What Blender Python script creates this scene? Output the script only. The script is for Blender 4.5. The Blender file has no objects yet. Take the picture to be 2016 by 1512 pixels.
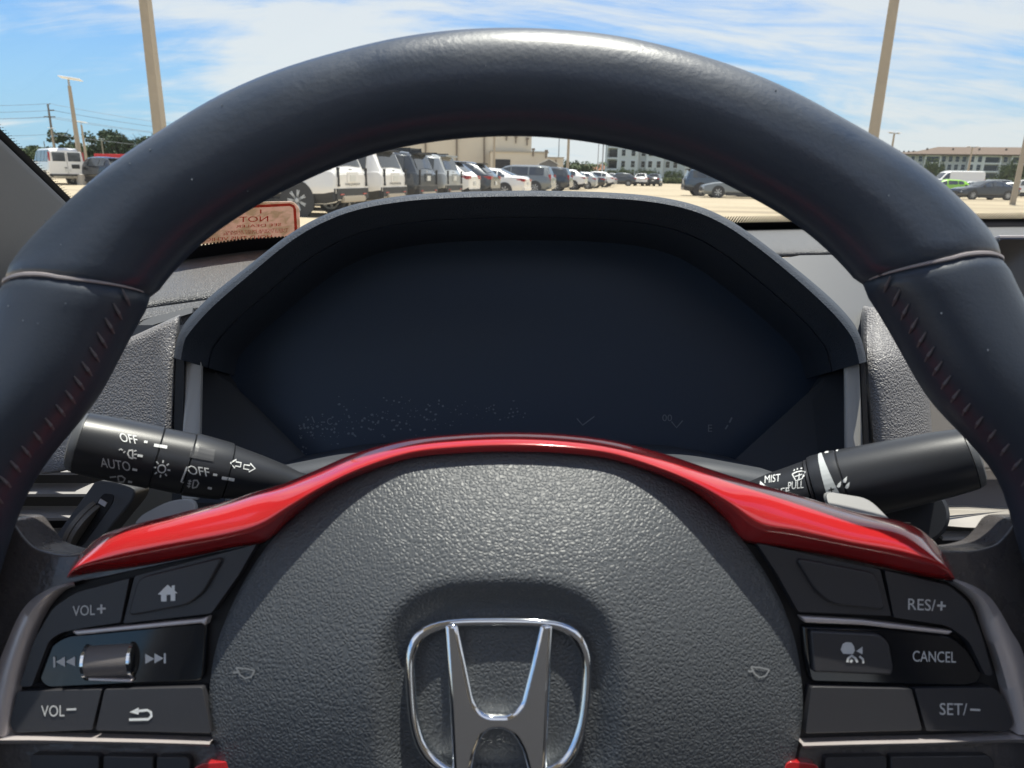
import bpy, bmesh, math, random
from mathutils import Vector, Matrix, Euler
from mathutils.bvhtree import BVHTree

random.seed(7)
S = bpy.context.scene
COL = S.collection
R = math.radians

# ------------------------------------------------------------------ camera, sky, sun, exposure
FPX = 1400.0                     # focal length in pixels of a 2016 px wide frame
PITCH = R(16.4)                  # the phone looks down a little
ROLL = R(-1.15)                  # the car leans left on the drainage fall of the lot
EYE = Vector((0.0, 0.0, 1.12))
M_CAR = Matrix.Translation(EYE) @ Matrix.Rotation(ROLL, 4, 'Y')    # car frame: x right, y forward, z up, origin at the eye
cam_d = bpy.data.cameras.new('camera')
cam_d.sensor_width = 36.0
cam_d.lens = 36.0 * FPX / 2016.0
cam_d.clip_start = 0.01
cam_d.clip_end = 4000.0
cam_d.dof.use_dof = True
cam_d.dof.focus_distance = 0.5
cam_d.dof.aperture_fstop = 24
cam = bpy.data.objects.new('camera', cam_d)
COL.objects.link(cam)
cam.matrix_world = M_CAR @ Matrix.Rotation(R(90) - PITCH, 4, 'X')
S.camera = cam

SUN_EL, SUN_AZ = R(79), R(28)    # azimuth clockwise from straight ahead: high noon sun, a little ahead and to the right
sun_dir = Vector((math.sin(SUN_AZ) * math.cos(SUN_EL), math.cos(SUN_AZ) * math.cos(SUN_EL), math.sin(SUN_EL)))
world = bpy.data.worlds.new('World')
S.world = world
world.use_nodes = True
wn, wl = world.node_tree.nodes, world.node_tree.links
wn.clear()

def wnode(t, **kw):
    n = wn.new(t)
    for k, v in kw.items():
        setattr(n, k, v)
    return n

def wmath(op, a, b=None, c=None):
    n = wnode('ShaderNodeMath', operation=op)
    for i, v in enumerate((a, b, c)):
        if v is None:
            continue
        if isinstance(v, (int, float)):
            n.inputs[i].default_value = v
        else:
            wl.new(v, n.inputs[i])
    return n.outputs[0]

sky = wnode('ShaderNodeTexSky', sky_type='NISHITA')
sky.sun_disc = False
sky.sun_elevation = SUN_EL
sky.sun_rotation = SUN_AZ
sky.altitude = 20
sky.air_density = 1.0
sky.dust_density = 0.3
sky.ozone_density = 2.0
geo = wnode('ShaderNodeNewGeometry')
sep = wnode('ShaderNodeSeparateXYZ')
tc = wnode('ShaderNodeTexCoord')
wl.new(tc.outputs['Generated'], sep.inputs[0])
zc = wmath('ADD', wmath('MAXIMUM', sep.outputs[2], 0.0), 0.26)
cu = wmath('DIVIDE', sep.outputs[0], zc)
cv = wmath('DIVIDE', sep.outputs[1], zc)
comb = wnode('ShaderNodeCombineXYZ')
wl.new(cu, comb.inputs[0]); wl.new(cv, comb.inputs[1])

def wnoise(scale, detail, rough, dist, loc, rot, scl):
    mp = wnode('ShaderNodeMapping')
    mp.inputs['Location'].default_value = loc
    mp.inputs['Rotation'].default_value = rot
    mp.inputs['Scale'].default_value = scl
    wl.new(comb.outputs[0], mp.inputs[0])
    nz = wnode('ShaderNodeTexNoise')
    nz.inputs['Scale'].default_value = scale
    nz.inputs['Detail'].default_value = detail
    nz.inputs['Roughness'].default_value = rough
    nz.inputs['Distortion'].default_value = dist
    wl.new(mp.outputs[0], nz.inputs['Vector'])
    return nz.outputs['Fac']
n_big = wnoise(0.8, 4, 0.5, 0.6, (1.74, 28.14, 0.0), (0, 0, R(20)), (1, 1, 1))
n_wisp = wnoise(1.7, 9, 0.62, 1.1, (39.33, 23.73, 0.0), (0, 0, R(-32)), (0.55, 1.7, 1))
n_fine = wnoise(6.0, 8, 0.65, 0.8, (15.74, 6.81, 0.0), (0, 0, R(-28)), (0.5, 1.6, 1))
side = wmath('MULTIPLY_ADD', wmath('MINIMUM', wmath('MAXIMUM', cu, -4.0), 4.0), 0.045, 0.0)
cl = wmath('ADD', wmath('MULTIPLY', n_big, 0.75), wmath('MULTIPLY', n_wisp, 0.55))
cl = wmath('ADD', cl, wmath('MULTIPLY', n_fine, 0.22))
cl = wmath('ADD', cl, side)
mr = wnode('ShaderNodeMapRange', interpolation_type='SMOOTHSTEP')
mr.inputs['From Min'].default_value = 0.62
mr.inputs['From Max'].default_value = 0.84
wl.new(cl, mr.inputs['Value'])
mask = wmath('MULTIPLY', mr.outputs[0], 0.86)
mixc = wnode('ShaderNodeMix', data_type='RGBA')
wl.new(mask, mixc.inputs['Factor'])
tint = wnode('ShaderNodeMix', data_type='RGBA', blend_type='MULTIPLY')
tint.inputs['Factor'].default_value = 1.0
tint.inputs['B'].default_value = (0.46, 0.70, 0.98, 1)
wl.new(sky.outputs[0], tint.inputs['A'])
low = wnode('ShaderNodeMix', data_type='RGBA')
lowf = wnode('ShaderNodeMapRange', interpolation_type='SMOOTHSTEP')
lowf.inputs['From Min'].default_value = -0.05
lowf.inputs['From Max'].default_value = 0.30
lowf.inputs['To Min'].default_value = 0.92
lowf.inputs['To Max'].default_value = 0.0
wl.new(sep.outputs[2], lowf.inputs['Value'])
wl.new(lowf.outputs[0], low.inputs['Factor'])
wl.new(tint.outputs['Result'], low.inputs['A'])
low.inputs['B'].default_value = (2.3, 3.6, 4.7, 1)
wl.new(low.outputs['Result'], mixc.inputs['A'])
mixc.inputs['B'].default_value = (5.0, 5.05, 5.05, 1)
bg = wnode('ShaderNodeBackground')
bg.inputs['Strength'].default_value = 0.080
wl.new(mixc.outputs['Result'], bg.inputs['Color'])
wo = wnode('ShaderNodeOutputWorld')
wl.new(bg.outputs[0], wo.inputs['Surface'])

sun_d = bpy.data.lights.new('sun', 'SUN')
sun_d.energy = 3.2
sun_d.angle = R(0.5)
sun_d.color = (1.0, 0.94, 0.84)
sun = bpy.data.objects.new('sun', sun_d)
COL.objects.link(sun)
sun.location = sun_dir * 60
sun.rotation_euler = (-sun_dir).to_track_quat('-Z', 'Y').to_euler()

S.render.engine = 'CYCLES'
S.view_settings.view_transform = 'Standard'
S.view_settings.look = 'None'
S.view_settings.gamma = 1.0
S.view_settings.use_curve_mapping = False
S.view_settings.exposure = 1.25
S.cycles.max_bounces = 10
S.cycles.diffuse_bounces = 5
S.cycles.transparent_max_bounces = 12
S.cycles.use_denoising = True
S.cycles.sample_clamp_indirect = 6.0

# ------------------------------------------------------------------ materials
MATS = {}

def mat(name, col=(0.5, 0.5, 0.5), rough=0.5, metal=0.0, spec=0.5, coat=0.0, coat_rough=0.05,
        bump=None, var=None, rough_var=None, trans=0.0, emit=None):
    """Principled material. bump = (kind, scale, strength, distance); var = (scale, amount, second colour)."""
    if name in MATS:
        return MATS[name]
    m = bpy.data.materials.new(name)
    m.use_nodes = True
    nt = m.node_tree
    b = nt.nodes['Principled BSDF']
    b.inputs['Base Color'].default_value = (*col, 1)
    b.inputs['Roughness'].default_value = rough
    b.inputs['Metallic'].default_value = metal
    b.inputs['Specular IOR Level'].default_value = spec
    b.inputs['Coat Weight'].default_value = coat
    b.inputs['Coat Roughness'].default_value = coat_rough
    L = nt.links
    co = nt.nodes.new('ShaderNodeTexCoord')
    if var:
        nz = nt.nodes.new('ShaderNodeTexNoise')
        nz.inputs['Scale'].default_value = var[0]
        nz.inputs['Detail'].default_value = 6
        nz.inputs['Roughness'].default_value = 0.6
        L.new(co.outputs['Object'], nz.inputs['Vector'])
        rp = nt.nodes.new('ShaderNodeMapRange')
        rp.inputs['From Min'].default_value = 0.35
        rp.inputs['From Max'].default_value = 0.68
        rp.inputs['To Max'].default_value = var[1]
        L.new(nz.outputs['Fac'], rp.inputs['Value'])
        mx = nt.nodes.new('ShaderNodeMix')
        mx.data_type = 'RGBA'
        mx.inputs['A'].default_value = (*col, 1)
        mx.inputs['B'].default_value = (*var[2], 1)
        L.new(rp.outputs[0], mx.inputs['Factor'])
        L.new(mx.outputs['Result'], b.inputs['Base Color'])
    if rough_var:
        nz = nt.nodes.new('ShaderNodeTexNoise')
        nz.inputs['Scale'].default_value = rough_var[0]
        nz.inputs['Detail'].default_value = 5
        L.new(co.outputs['Object'], nz.inputs['Vector'])
        rp = nt.nodes.new('ShaderNodeMapRange')
        rp.inputs['From Min'].default_value = 0.3
        rp.inputs['From Max'].default_value = 0.7
        rp.inputs['To Min'].default_value = rough - rough_var[1]
        rp.inputs['To Max'].default_value = rough + rough_var[1]
        L.new(nz.outputs['Fac'], rp.inputs['Value'])
        L.new(rp.outputs[0], b.inputs['Roughness'])
    if bump:
        kind, sc, st, di = bump
        bp = nt.nodes.new('ShaderNodeBump')
        bp.inputs['Strength'].default_value = st
        bp.inputs['Distance'].default_value = di
        if kind == 'pebble':
            nz = nt.nodes.new('ShaderNodeTexNoise')
            nz.inputs['Scale'].default_value = sc * 0.6
            nz.inputs['Detail'].default_value = 2
            L.new(co.outputs['Object'], nz.inputs['Vector'])
            ad = nt.nodes.new('ShaderNodeVectorMath')
            ad.operation = 'MULTIPLY_ADD'
            ad.inputs[1].default_value = (0.9 / sc, 0.9 / sc, 0.9 / sc)
            L.new(nz.outputs['Color'], ad.inputs[0])
            L.new(co.outputs['Object'], ad.inputs[2])
            vo = nt.nodes.new('ShaderNodeTexVoronoi')
            vo.feature = 'DISTANCE_TO_EDGE'
            vo.inputs['Scale'].default_value = sc
            L.new(ad.outputs[0], vo.inputs['Vector'])
            rp = nt.nodes.new('ShaderNodeMapRange')
            rp.interpolation_type = 'SMOOTHSTEP'
            rp.inputs['From Max'].default_value = 0.32
            L.new(vo.outputs['Distance'], rp.inputs['Value'])
            L.new(rp.outputs[0], bp.inputs['Height'])
        else:
            nz = nt.nodes.new('ShaderNodeTexNoise')
            nz.inputs['Scale'].default_value = sc
            nz.inputs['Detail'].default_value = 6
            nz.inputs['Roughness'].default_value = 0.6
            L.new(co.outputs['Object'], nz.inputs['Vector'])
            L.new(nz.outputs['Fac'], bp.inputs['Height'])
        L.new(bp.outputs[0], b.inputs['Normal'])
    MATS[name] = m
    return m

def glass(name, tint_col, ior=1.5, rough=0.0):
    """Thin pane: straight-through transparency under a Fresnel reflection."""
    if name in MATS:
        return MATS[name]
    m = bpy.data.materials.new(name)
    m.use_nodes = True
    nt = m.node_tree
    nt.nodes.clear()
    tr = nt.nodes.new('ShaderNodeBsdfTransparent')
    tr.inputs[0].default_value = (*tint_col, 1)
    gl = nt.nodes.new('ShaderNodeBsdfGlossy')
    gl.inputs['Roughness'].default_value = rough
    fr = nt.nodes.new('ShaderNodeFresnel')
    fr.inputs['IOR'].default_value = ior
    mx = nt.nodes.new('ShaderNodeMixShader')
    out = nt.nodes.new('ShaderNodeOutputMaterial')
    nt.links.new(fr.outputs[0], mx.inputs[0])
    nt.links.new(tr.outputs[0], mx.inputs[1])
    nt.links.new(gl.outputs[0], mx.inputs[2])
    nt.links.new(mx.outputs[0], out.inputs['Surface'])
    MATS[name] = m
    return m

def translucent(name, col, tcol, w=0.6, var=None):
    m = bpy.data.materials.new(name)
    m.use_nodes = True
    nt = m.node_tree
    nt.nodes.clear()
    d = nt.nodes.new('ShaderNodeBsdfDiffuse'); d.inputs[0].default_value = (*col, 1)
    t = nt.nodes.new('ShaderNodeBsdfTranslucent'); t.inputs[0].default_value = (*tcol, 1)
    mx = nt.nodes.new('ShaderNodeMixShader'); mx.inputs[0].default_value = w
    out = nt.nodes.new('ShaderNodeOutputMaterial')
    if var:
        co = nt.nodes.new('ShaderNodeTexCoord')
        nz = nt.nodes.new('ShaderNodeTexNoise')
        nz.inputs['Scale'].default_value = var[0]
        nz.inputs['Detail'].default_value = 5
        nz.inputs['Distortion'].default_value = 1.2
        nt.links.new(co.outputs['Object'], nz.inputs['Vector'])
        rp = nt.nodes.new('ShaderNodeMapRange')
        rp.inputs['From Min'].default_value = 0.42
        rp.inputs['From Max'].default_value = 0.6
        nt.links.new(nz.outputs['Fac'], rp.inputs['Value'])
        for sh, c in ((d, col), (t, tcol)):
            q = nt.nodes.new('ShaderNodeMix'); q.data_type = 'RGBA'
            q.inputs['A'].default_value = (*c, 1)
            q.inputs['B'].default_value = (*[x * y for x, y in zip(c, var[1])], 1)
            nt.links.new(rp.outputs[0], q.inputs['Factor'])
            nt.links.new(q.outputs['Result'], sh.inputs[0])
    nt.links.new(d.outputs[0], mx.inputs[1])
    nt.links.new(t.outputs[0], mx.inputs[2])
    nt.links.new(mx.outputs[0], out.inputs['Surface'])
    MATS[name] = m
    return m

# ------------------------------------------------------------------ helpers
def mesh_from(name, verts, faces, mats, smooth=True, sharp=None, midx=None):
    me = bpy.data.meshes.new(name)
    me.from_pydata([tuple(v) for v in verts], [], faces)
    for m in (mats if isinstance(mats, (list, tuple)) else [mats]):
        me.materials.append(m)
    if midx:
        for p, i in zip(me.polygons, midx):
            p.material_index = i
    if smooth:
        me.shade_smooth()
        if sharp is not None:
            me.set_sharp_from_angle(angle=R(sharp))
    me.update()
    return me

def link(name, me, parent=None, M=None):
    o = bpy.data.objects.new(name, me)
    COL.objects.link(o)
    if parent is not None:
        o.parent = parent
    if M is not None:
        o.matrix_local = M
    return o

def tag(o, label=None, cat=None, group=None, kind=None):
    if label: o['label'] = label
    if cat: o['category'] = cat
    if group: o['group'] = group
    if kind: o['kind'] = kind
    return o

def thing(name, label, cat, M, group=None):
    o = bpy.data.objects.new(name, None)
    o.empty_display_size = 0.1
    COL.objects.link(o)
    o.matrix_world = M
    return tag(o, label, cat, group)

def bevel(o, w, seg=2, ang=35):
    md = o.modifiers.new('bevel', 'BEVEL')
    md.width = w
    md.segments = seg
    md.limit_method = 'ANGLE'
    md.angle_limit = R(ang)
    return o

def subsurf(o, n=2):
    md = o.modifiers.new('subsurf', 'SUBSURF')
    md.levels = n
    md.render_levels = n
    return o

class MB:
    """collects simple shapes into one mesh"""
    def __init__(s):
        s.v, s.f, s.mi, s.cur = [], [], [], 0
    def add(s, verts, faces):
        k = len(s.v)
        s.v += [Vector(v) for v in verts]
        s.f += [tuple(i + k for i in f) for f in faces]
        s.mi += [s.cur] * len(faces)
    def box(s, c, d, M=None):
        x, y, z = d[0] / 2, d[1] / 2, d[2] / 2
        vs = [Vector((sx * x, sy * y, sz * z)) for sx in (-1, 1) for sy in (-1, 1) for sz in (-1, 1)]
        if M is not None:
            vs = [M @ v for v in vs]
        s.add([v + Vector(c) for v in vs], [(0, 1, 3, 2), (4, 6, 7, 5), (0, 4, 5, 1), (2, 3, 7, 6), (0, 2, 6, 4), (1, 5, 7, 3)])
    def bar(s, a, b, w, h=None):
        """box-section bar from a to b"""
        a, b = Vector(a), Vector(b)
        h = h or w
        d = (b - a).normalized()
        up = Vector((0, 0, 1)) if abs(d.z) < 0.95 else Vector((1, 0, 0))
        x = d.cross(up).normalized(); y = x.cross(d)
        vs = [p + x * sx * w / 2 + y * sy * h / 2 for p in (a, b) for sx, sy in ((-1, -1), (1, -1), (1, 1), (-1, 1))]
        s.add(vs, [(3, 2, 1, 0), (4, 5, 6, 7), (0, 1, 5, 4), (1, 2, 6, 5), (2, 3, 7, 6), (3, 0, 4, 7)])
    def tube(s, pts, rad, n=8, caps=True):
        pts = [Vector(p) for p in pts]
        if not isinstance(rad, (list, tuple)):
            rad = [rad] * len(pts)
        vs = []
        for i, p in enumerate(pts):
            d = (pts[min(i + 1, len(pts) - 1)] - pts[max(i - 1, 0)]).normalized()
            up = Vector((0, 0, 1)) if abs(d.z) < 0.9 else Vector((1, 0, 0))
            x = d.cross(up).normalized(); y = x.cross(d)
            for k in range(n):
                a = 2 * math.pi * k / n
                vs.append(p + (x * math.cos(a) + y * math.sin(a)) * rad[i])
        fs = []
        for i in range(len(pts) - 1):
            for k in range(n):
                k2 = (k + 1) % n
                fs.append((i * n + k, i * n + k2, (i + 1) * n + k2, (i + 1) * n + k))
        if caps:
            fs.append(tuple(range(n))[::-1])
            fs.append(tuple((len(pts) - 1) * n + k for k in range(n)))
        s.add(vs, fs)
    def lathe(s, a, axis, prof, n=24, caps=True):
        """prof: list of (distance along axis, radius)"""
        a = Vector(a); d = Vector(axis).normalized()
        up = Vector((0, 0, 1)) if abs(d.z) < 0.9 else Vector((1, 0, 0))
        x = d.cross(up).normalized(); y = x.cross(d)
        vs = [a + d * t + (x * math.cos(2 * math.pi * k / n) + y * math.sin(2 * math.pi * k / n)) * r for t, r in prof for k in range(n)]
        fs = [(i * n + k, i * n + (k + 1) % n, (i + 1) * n + (k + 1) % n, (i + 1) * n + k) for i in range(len(prof) - 1) for k in range(n)]
        if caps:
            fs.append(tuple(range(n))[::-1])
            fs.append(tuple((len(prof) - 1) * n + k for k in range(n)))
        s.add(vs, fs)
    def mesh(s, name, mats, smooth=True, sharp=35):
        return mesh_from(name, s.v, s.f, mats, smooth, sharp, s.mi)
    def obj(s, name, mats, parent=None, smooth=True, sharp=35):
        return link(name, s.mesh(name, mats, smooth, sharp), parent)

def catmull(pts, n, closed=False):
    """resample a polyline of tuples with n points of a Catmull-Rom curve, evenly by chord length"""
    P = [Vector([float(c) for c in p]) for p in pts]
    m = len(P)
    seg = m if closed else m - 1
    dense = []
    for i in range(seg):
        if closed:
            p0, p1, p2, p3 = P[(i - 1) % m], P[i], P[(i + 1) % m], P[(i + 2) % m]
        else:
            p1, p2 = P[i], P[i + 1]
            p0 = P[i - 1] if i > 0 else p1 * 2 - p2
            p3 = P[i + 2] if i + 2 < m else p2 * 2 - p1
        for k in range(16):
            t = k / 16
            dense.append(0.5 * ((2 * p1) + (p2 - p0) * t + (2 * p0 - 5 * p1 + 4 * p2 - p3) * t * t + (3 * p1 - p0 - 3 * p2 + p3) * t ** 3))
    dense.append(P[0].copy() if closed else P[-1].copy())
    acc = [0.0]
    for a, b in zip(dense, dense[1:]):
        acc.append(acc[-1] + (b - a).length)
    out, j = [], 0
    cnt = n if closed else n - 1
    for k in range(n):
        t = acc[-1] * k / cnt
        while j < len(acc) - 2 and acc[j + 1] < t:
            j += 1
        w = (t - acc[j]) / max(acc[j + 1] - acc[j], 1e-9)
        out.append(dense[j].lerp(dense[j + 1], min(max(w, 0), 1)))
    return out

def rounded(poly, r, n=4):
    """round the corners of a polygon (2-D points)"""
    out = []
    m = len(poly)
    for i in range(m):
        p0, p, p2 = Vector(poly[i - 1]), Vector(poly[i]), Vector(poly[(i + 1) % m])
        rr = r[i] if isinstance(r, (list, tuple)) else r
        a, b = (p0 - p), (p2 - p)
        rr = min(rr, a.length * 0.48, b.length * 0.48)
        if rr < 0.5:
            out.append(tuple(p)); continue
        a = p + a.normalized() * rr; b = p + b.normalized() * rr
        for k in range(n + 1):
            t = k / n
            q = a * (1 - t) ** 2 + p * 2 * t * (1 - t) + b * t * t
            out.append((q.x, q.y))
    return out

def ray(px, py):
    """direction in the car frame of a photo pixel (2016 x 1512), at unit depth"""
    v = (756.0 - py) / FPX
    return Vector(((px - 1008.0) / FPX, math.cos(PITCH) + v * math.sin(PITCH), -math.sin(PITCH) + v * math.cos(PITCH)))

def U(px, py, d):
    return ray(px, py) * d

TEXT = {}
def text2d(s):
    """triangulated glyphs of a string: 2-D vertices in cap heights, faces"""
    if s not in TEXT:
        cu = bpy.data.curves.new('t', 'FONT')
        cu.body = s
        cu.resolution_u = 3
        o = bpy.data.objects.new('t', cu)
        COL.objects.link(o)
        bpy.context.view_layer.update()
        dg = bpy.context.evaluated_depsgraph_get()
        me = bpy.data.meshes.new_from_object(o.evaluated_get(dg))
        vs = [(v.co.x, v.co.y) for v in me.vertices]
        fs = [tuple(p.vertices) for p in me.polygons]
        bpy.data.objects.remove(o); bpy.data.curves.remove(cu); bpy.data.meshes.remove(me)
        x0 = min(v[0] for v in vs); x1 = max(v[0] for v in vs)
        y1 = max(v[1] for v in vs); y0 = min(0.0, 0.0)
        TEXT[s] = ([((x - x0), y / y1) for x, y in vs], fs, x1 - x0)
    return TEXT[s]

def text_px(s, left, base, width, cap, slope=0.0, lean=0.0, mirror=False):
    """glyph vertices in photo pixels; 'left' is where the first letter starts"""
    vs, fs, w = text2d(s)
    k = width / w
    sg = -1 if mirror else 1
    return [(left + sg * x * k + lean * y * cap, base + slope * x * k - y * cap) for x, y in vs], fs

def poly_px(pts):
    return list(pts), [tuple(range(len(pts)))]

def stroke_px(pts, w, closed=False):
    P = [Vector(p) for p in pts]
    n = len(P)
    vs, fs = [], []
    for i, p in enumerate(P):
        a = P[i - 1] if (i > 0 or closed) else p
        b = P[(i + 1) % n] if (i < n - 1 or closed) else p
        d = (b - a).normalized()
        q = Vector((-d.y, d.x)) * w / 2
        vs += [tuple(p + q), tuple(p - q)]
    for i in range(n if closed else n - 1):
        j = (i + 1) % n
        fs.append((2 * i, 2 * i + 1, 2 * j + 1, 2 * j))
    return vs, fs

def circle_px(cx, cy, rx, ry=None, n=16, a0=0, a1=360):
    ry = ry or rx
    full = abs(a1 - a0) >= 360
    return [(cx + rx * math.cos(R(a0 + (a1 - a0) * k / (n if full else n - 1))), cy + ry * math.sin(R(a0 + (a1 - a0) * k / (n if full else n - 1)))) for k in range(n)]

def finer(v2, f2, step=3.0):
    """split flat print into small triangles so that it follows a curved surface"""
    bm = bmesh.new()
    bv = [bm.verts.new((x, y, 0)) for x, y in v2]
    for f in f2:
        try: bm.faces.new([bv[i] for i in f])
        except ValueError: pass
    bmesh.ops.triangulate(bm, faces=bm.faces)
    for _ in range(5):
        es = [e for e in bm.edges if e.calc_length() > step]
        if not es: break
        bmesh.ops.subdivide_edges(bm, edges=es, cuts=1)
        bmesh.ops.triangulate(bm, faces=bm.faces)
    bm.verts.index_update()
    out = [(v.co.x, v.co.y) for v in bm.verts], [tuple(v.index for v in f.verts) for f in bm.faces]
    bm.free()
    return out

def smooth01(a, b, x):
    t = min(max((x - a) / (b - a), 0), 1)
    return t * t * (3 - 2 * t)
# ------------------------------------------------------------------ interior materials
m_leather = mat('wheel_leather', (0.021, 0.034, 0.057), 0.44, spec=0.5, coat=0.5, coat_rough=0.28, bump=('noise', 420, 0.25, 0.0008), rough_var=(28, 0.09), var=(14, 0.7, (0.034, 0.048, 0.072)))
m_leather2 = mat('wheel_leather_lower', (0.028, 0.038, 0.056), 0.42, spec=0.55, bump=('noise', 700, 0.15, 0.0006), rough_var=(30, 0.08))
m_cover = mat('airbag_vinyl', (0.066, 0.073, 0.081), 0.50, spec=0.75, bump=('pebble', 680, 0.40, 0.0005))
m_cover_smooth = mat('vinyl_smooth', (0.03, 0.034, 0.04), 0.5)
m_red = mat('red_gloss_paint', (0.44, 0.017, 0.019), 0.16, metal=0.0, spec=0.6, coat=1.0, coat_rough=0.03, rough_var=(40, 0.03))
m_panel = mat('satin_black_plastic', (0.032, 0.034, 0.040), 0.42, bump=('noise', 2600, 0.1, 0.0002))
m_btn = mat('button_plastic', (0.037, 0.037, 0.042), 0.40, spec=0.5, bump=('noise', 3000, 0.12, 0.0002))
m_gloss = mat('piano_black', (0.008, 0.009, 0.012), 0.08, spec=0.6)
m_silver = mat('satin_silver', (0.58, 0.53, 0.52), 0.36, metal=0.45, rough_var=(60, 0.05))
m_chrome = mat('chrome', (0.78, 0.80, 0.82), 0.06, metal=1.0)
m_print = mat('white_print', (0.78, 0.80, 0.80), 0.6)
m_print_dim = mat('grey_print', (0.62, 0.63, 0.63), 0.6)
m_thread = mat('grey_thread', (0.12, 0.11, 0.12), 0.7)
m_piping = mat('seam_piping', (0.34, 0.31, 0.32), 0.5)
m_dash = mat('dash_vinyl', (0.105, 0.104, 0.105), 0.50, spec=0.5, bump=('pebble', 420, 0.7, 0.0008))
m_pad = mat('pad_vinyl', (0.22, 0.212, 0.212), 0.46, spec=0.5, bump=('pebble', 480, 0.7, 0.0006))
m_hood = mat('hood_vinyl', (0.036, 0.046, 0.064), 0.58, spec=0.5, bump=('pebble', 700, 0.5, 0.0005))
m_bezel = mat('bezel_plastic', (0.055, 0.060, 0.070), 0.55, bump=('noise', 2200, 0.15, 0.0003))
m_post = mat('post_plastic', (0.48, 0.47, 0.445), 0.55, bump=('noise', 2200, 0.15, 0.0003))
m_screen = mat('display_glass', (0.038, 0.056, 0.090), 0.42, spec=0.35)
m_ghost = mat('display_mark', (0.17, 0.20, 0.24), 0.6)
m_dust = mat('dust_speck', (0.17, 0.20, 0.24), 0.8)
m_stalk = mat('stalk_plastic', (0.026, 0.028, 0.033), 0.36, spec=0.5, bump=('noise', 2600, 0.12, 0.0002))
m_cap = mat('stalk_cap', (0.085, 0.09, 0.097), 0.42)
m_paddle = mat('paddle_grey', (0.27, 0.27, 0.27), 0.42)
m_vent = mat('vent_plastic', (0.34, 0.33, 0.33), 0.42)
m_dark = mat('duct_black', (0.006, 0.006, 0.008), 0.6)
m_rubber = mat('knurled_wheel', (0.17, 0.155, 0.14), 0.4, bump=('noise', 900, 0.3, 0.0004))
m_pillar = mat('pillar_trim', (0.32, 0.325, 0.33), 0.6, bump=('noise', 500, 0.2, 0.0006))
m_frit = mat('frit_ceramic', (0.008, 0.008, 0.011), 0.4)
m_liner = mat('roof_cloth', (0.55, 0.54, 0.53), 0.9, bump=('noise', 600, 0.2, 0.001))
m_seat = mat('seat_cloth', (0.05, 0.05, 0.054), 0.8, bump=('noise', 300, 0.3, 0.001))
m_wind = glass('windscreen_glass', (0.90, 0.93, 0.92), 1.5)

# ------------------------------------------------------------------ steering wheel
WT = R(22.5)                                   # the column tilts the wheel back
W_C = U(1005, 1180, 0.232)                     # centre of the rim plane, car frame
W_X = Vector((1, 0, 0)); W_Y = Vector((0, math.sin(WT), math.cos(WT))); W_N = Vector((0, -math.cos(WT), math.sin(WT)))
M_WHEEL = M_CAR @ Matrix((( W_X.x, W_Y.x, W_N.x, W_C.x), (W_X.y, W_Y.y, W_N.y, W_C.y), (W_X.z, W_Y.z, W_N.z, W_C.z), (0, 0, 0, 1)))

def W(px, py, h=0.0):
    """point of the wheel (local metres, h towards the driver) seen at a photo pixel"""
    r = ray(px, py)
    k = (h + W_C.dot(W_N)) / r.dot(W_N)
    q = r * k - W_C
    return Vector((q.dot(W_X), q.dot(W_Y), h))

wheel = thing('steering_wheel', 'black leather steering wheel with glossy red spoke trim filling the foreground', 'steering wheel', M_WHEEL)
wheel_H = -W_C.dot(W_N)                        # eye height over the rim plane

rim_out = [(0, 541), (104, 427), (149, 385), (243, 305), (330, 250), (417, 194), (521, 146), (600, 119), (700, 92), (783, 72), (900, 57), (1010, 53),
           (1110, 57), (1230, 71), (1320, 92), (1408, 116), (1475, 141), (1550, 172), (1623, 213), (1692, 251), (1755, 288), (1828, 334), (1881, 387), (1930, 433), (1986, 487)]
rim_in = [(-75, 1460), (-58, 1350), (-28, 1250), (2, 1140), (22, 1070), (40, 1020), (55, 977), (83, 931), (123, 881), (181, 818), (210, 770), (239, 711), (267, 657), (299, 600), (330, 558), (392, 493), (413, 475),
          (465, 440), (509, 413), (564, 383), (619, 357), (667, 336), (756, 308), (848, 290), (950, 280), (1006, 278), (1100, 282), (1185, 294), (1309, 323),
          (1408, 361), (1454, 387), (1537, 431), (1615, 489), (1691, 568), (1731, 631), (1781, 720), (1826, 802), (1873, 847), (1941, 917), (1980, 975), (1987, 1040), (2004, 1090), (2022, 1150), (2050, 1250), (2078, 1350), (2095, 1460)]

def polar(px_list):
    out = []
    for p in px_list:
        v = W(*p)
        out.append((math.atan2(v.x, v.y), math.hypot(v.x, v.y)))    # angle from the top, clockwise
    return sorted(out)
P_OUT, P_IN = polar(rim_out), polar(rim_in)

def pol_at(tab, a, dflt):
    if a <= tab[0][0]:
        t = smooth01(0, 0.5, tab[0][0] - a)
        return tab[0][1] * (1 - t) + dflt * t
    if a >= tab[-1][0]:
        t = smooth01(0, 0.5, a - tab[-1][0])
        return tab[-1][1] * (1 - t) + dflt * t
    for (a0, r0), (a1, r1) in zip(tab, tab[1:]):
        if a0 <= a <= a1:
            return r0 + (r1 - r0) * (a - a0) / max(a1 - a0, 1e-6)
RIM_B = 0.0165
N_RIM = 192
rim_tab = []
for i in range(N_RIM):
    a = -math.pi + 2 * math.pi * i / N_RIM
    rim_tab.append([a, pol_at(P_IN, a, 0.176), 0.0])
for t_ in rim_tab:                                                   # the rim keeps its girth where the photo does not show the outer edge
    a_ = t_[0]
    t_[2] = pol_at(P_OUT, a_, 0.0) if P_OUT[0][0] <= a_ <= P_OUT[-1][0] else t_[1] + 0.047
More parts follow.
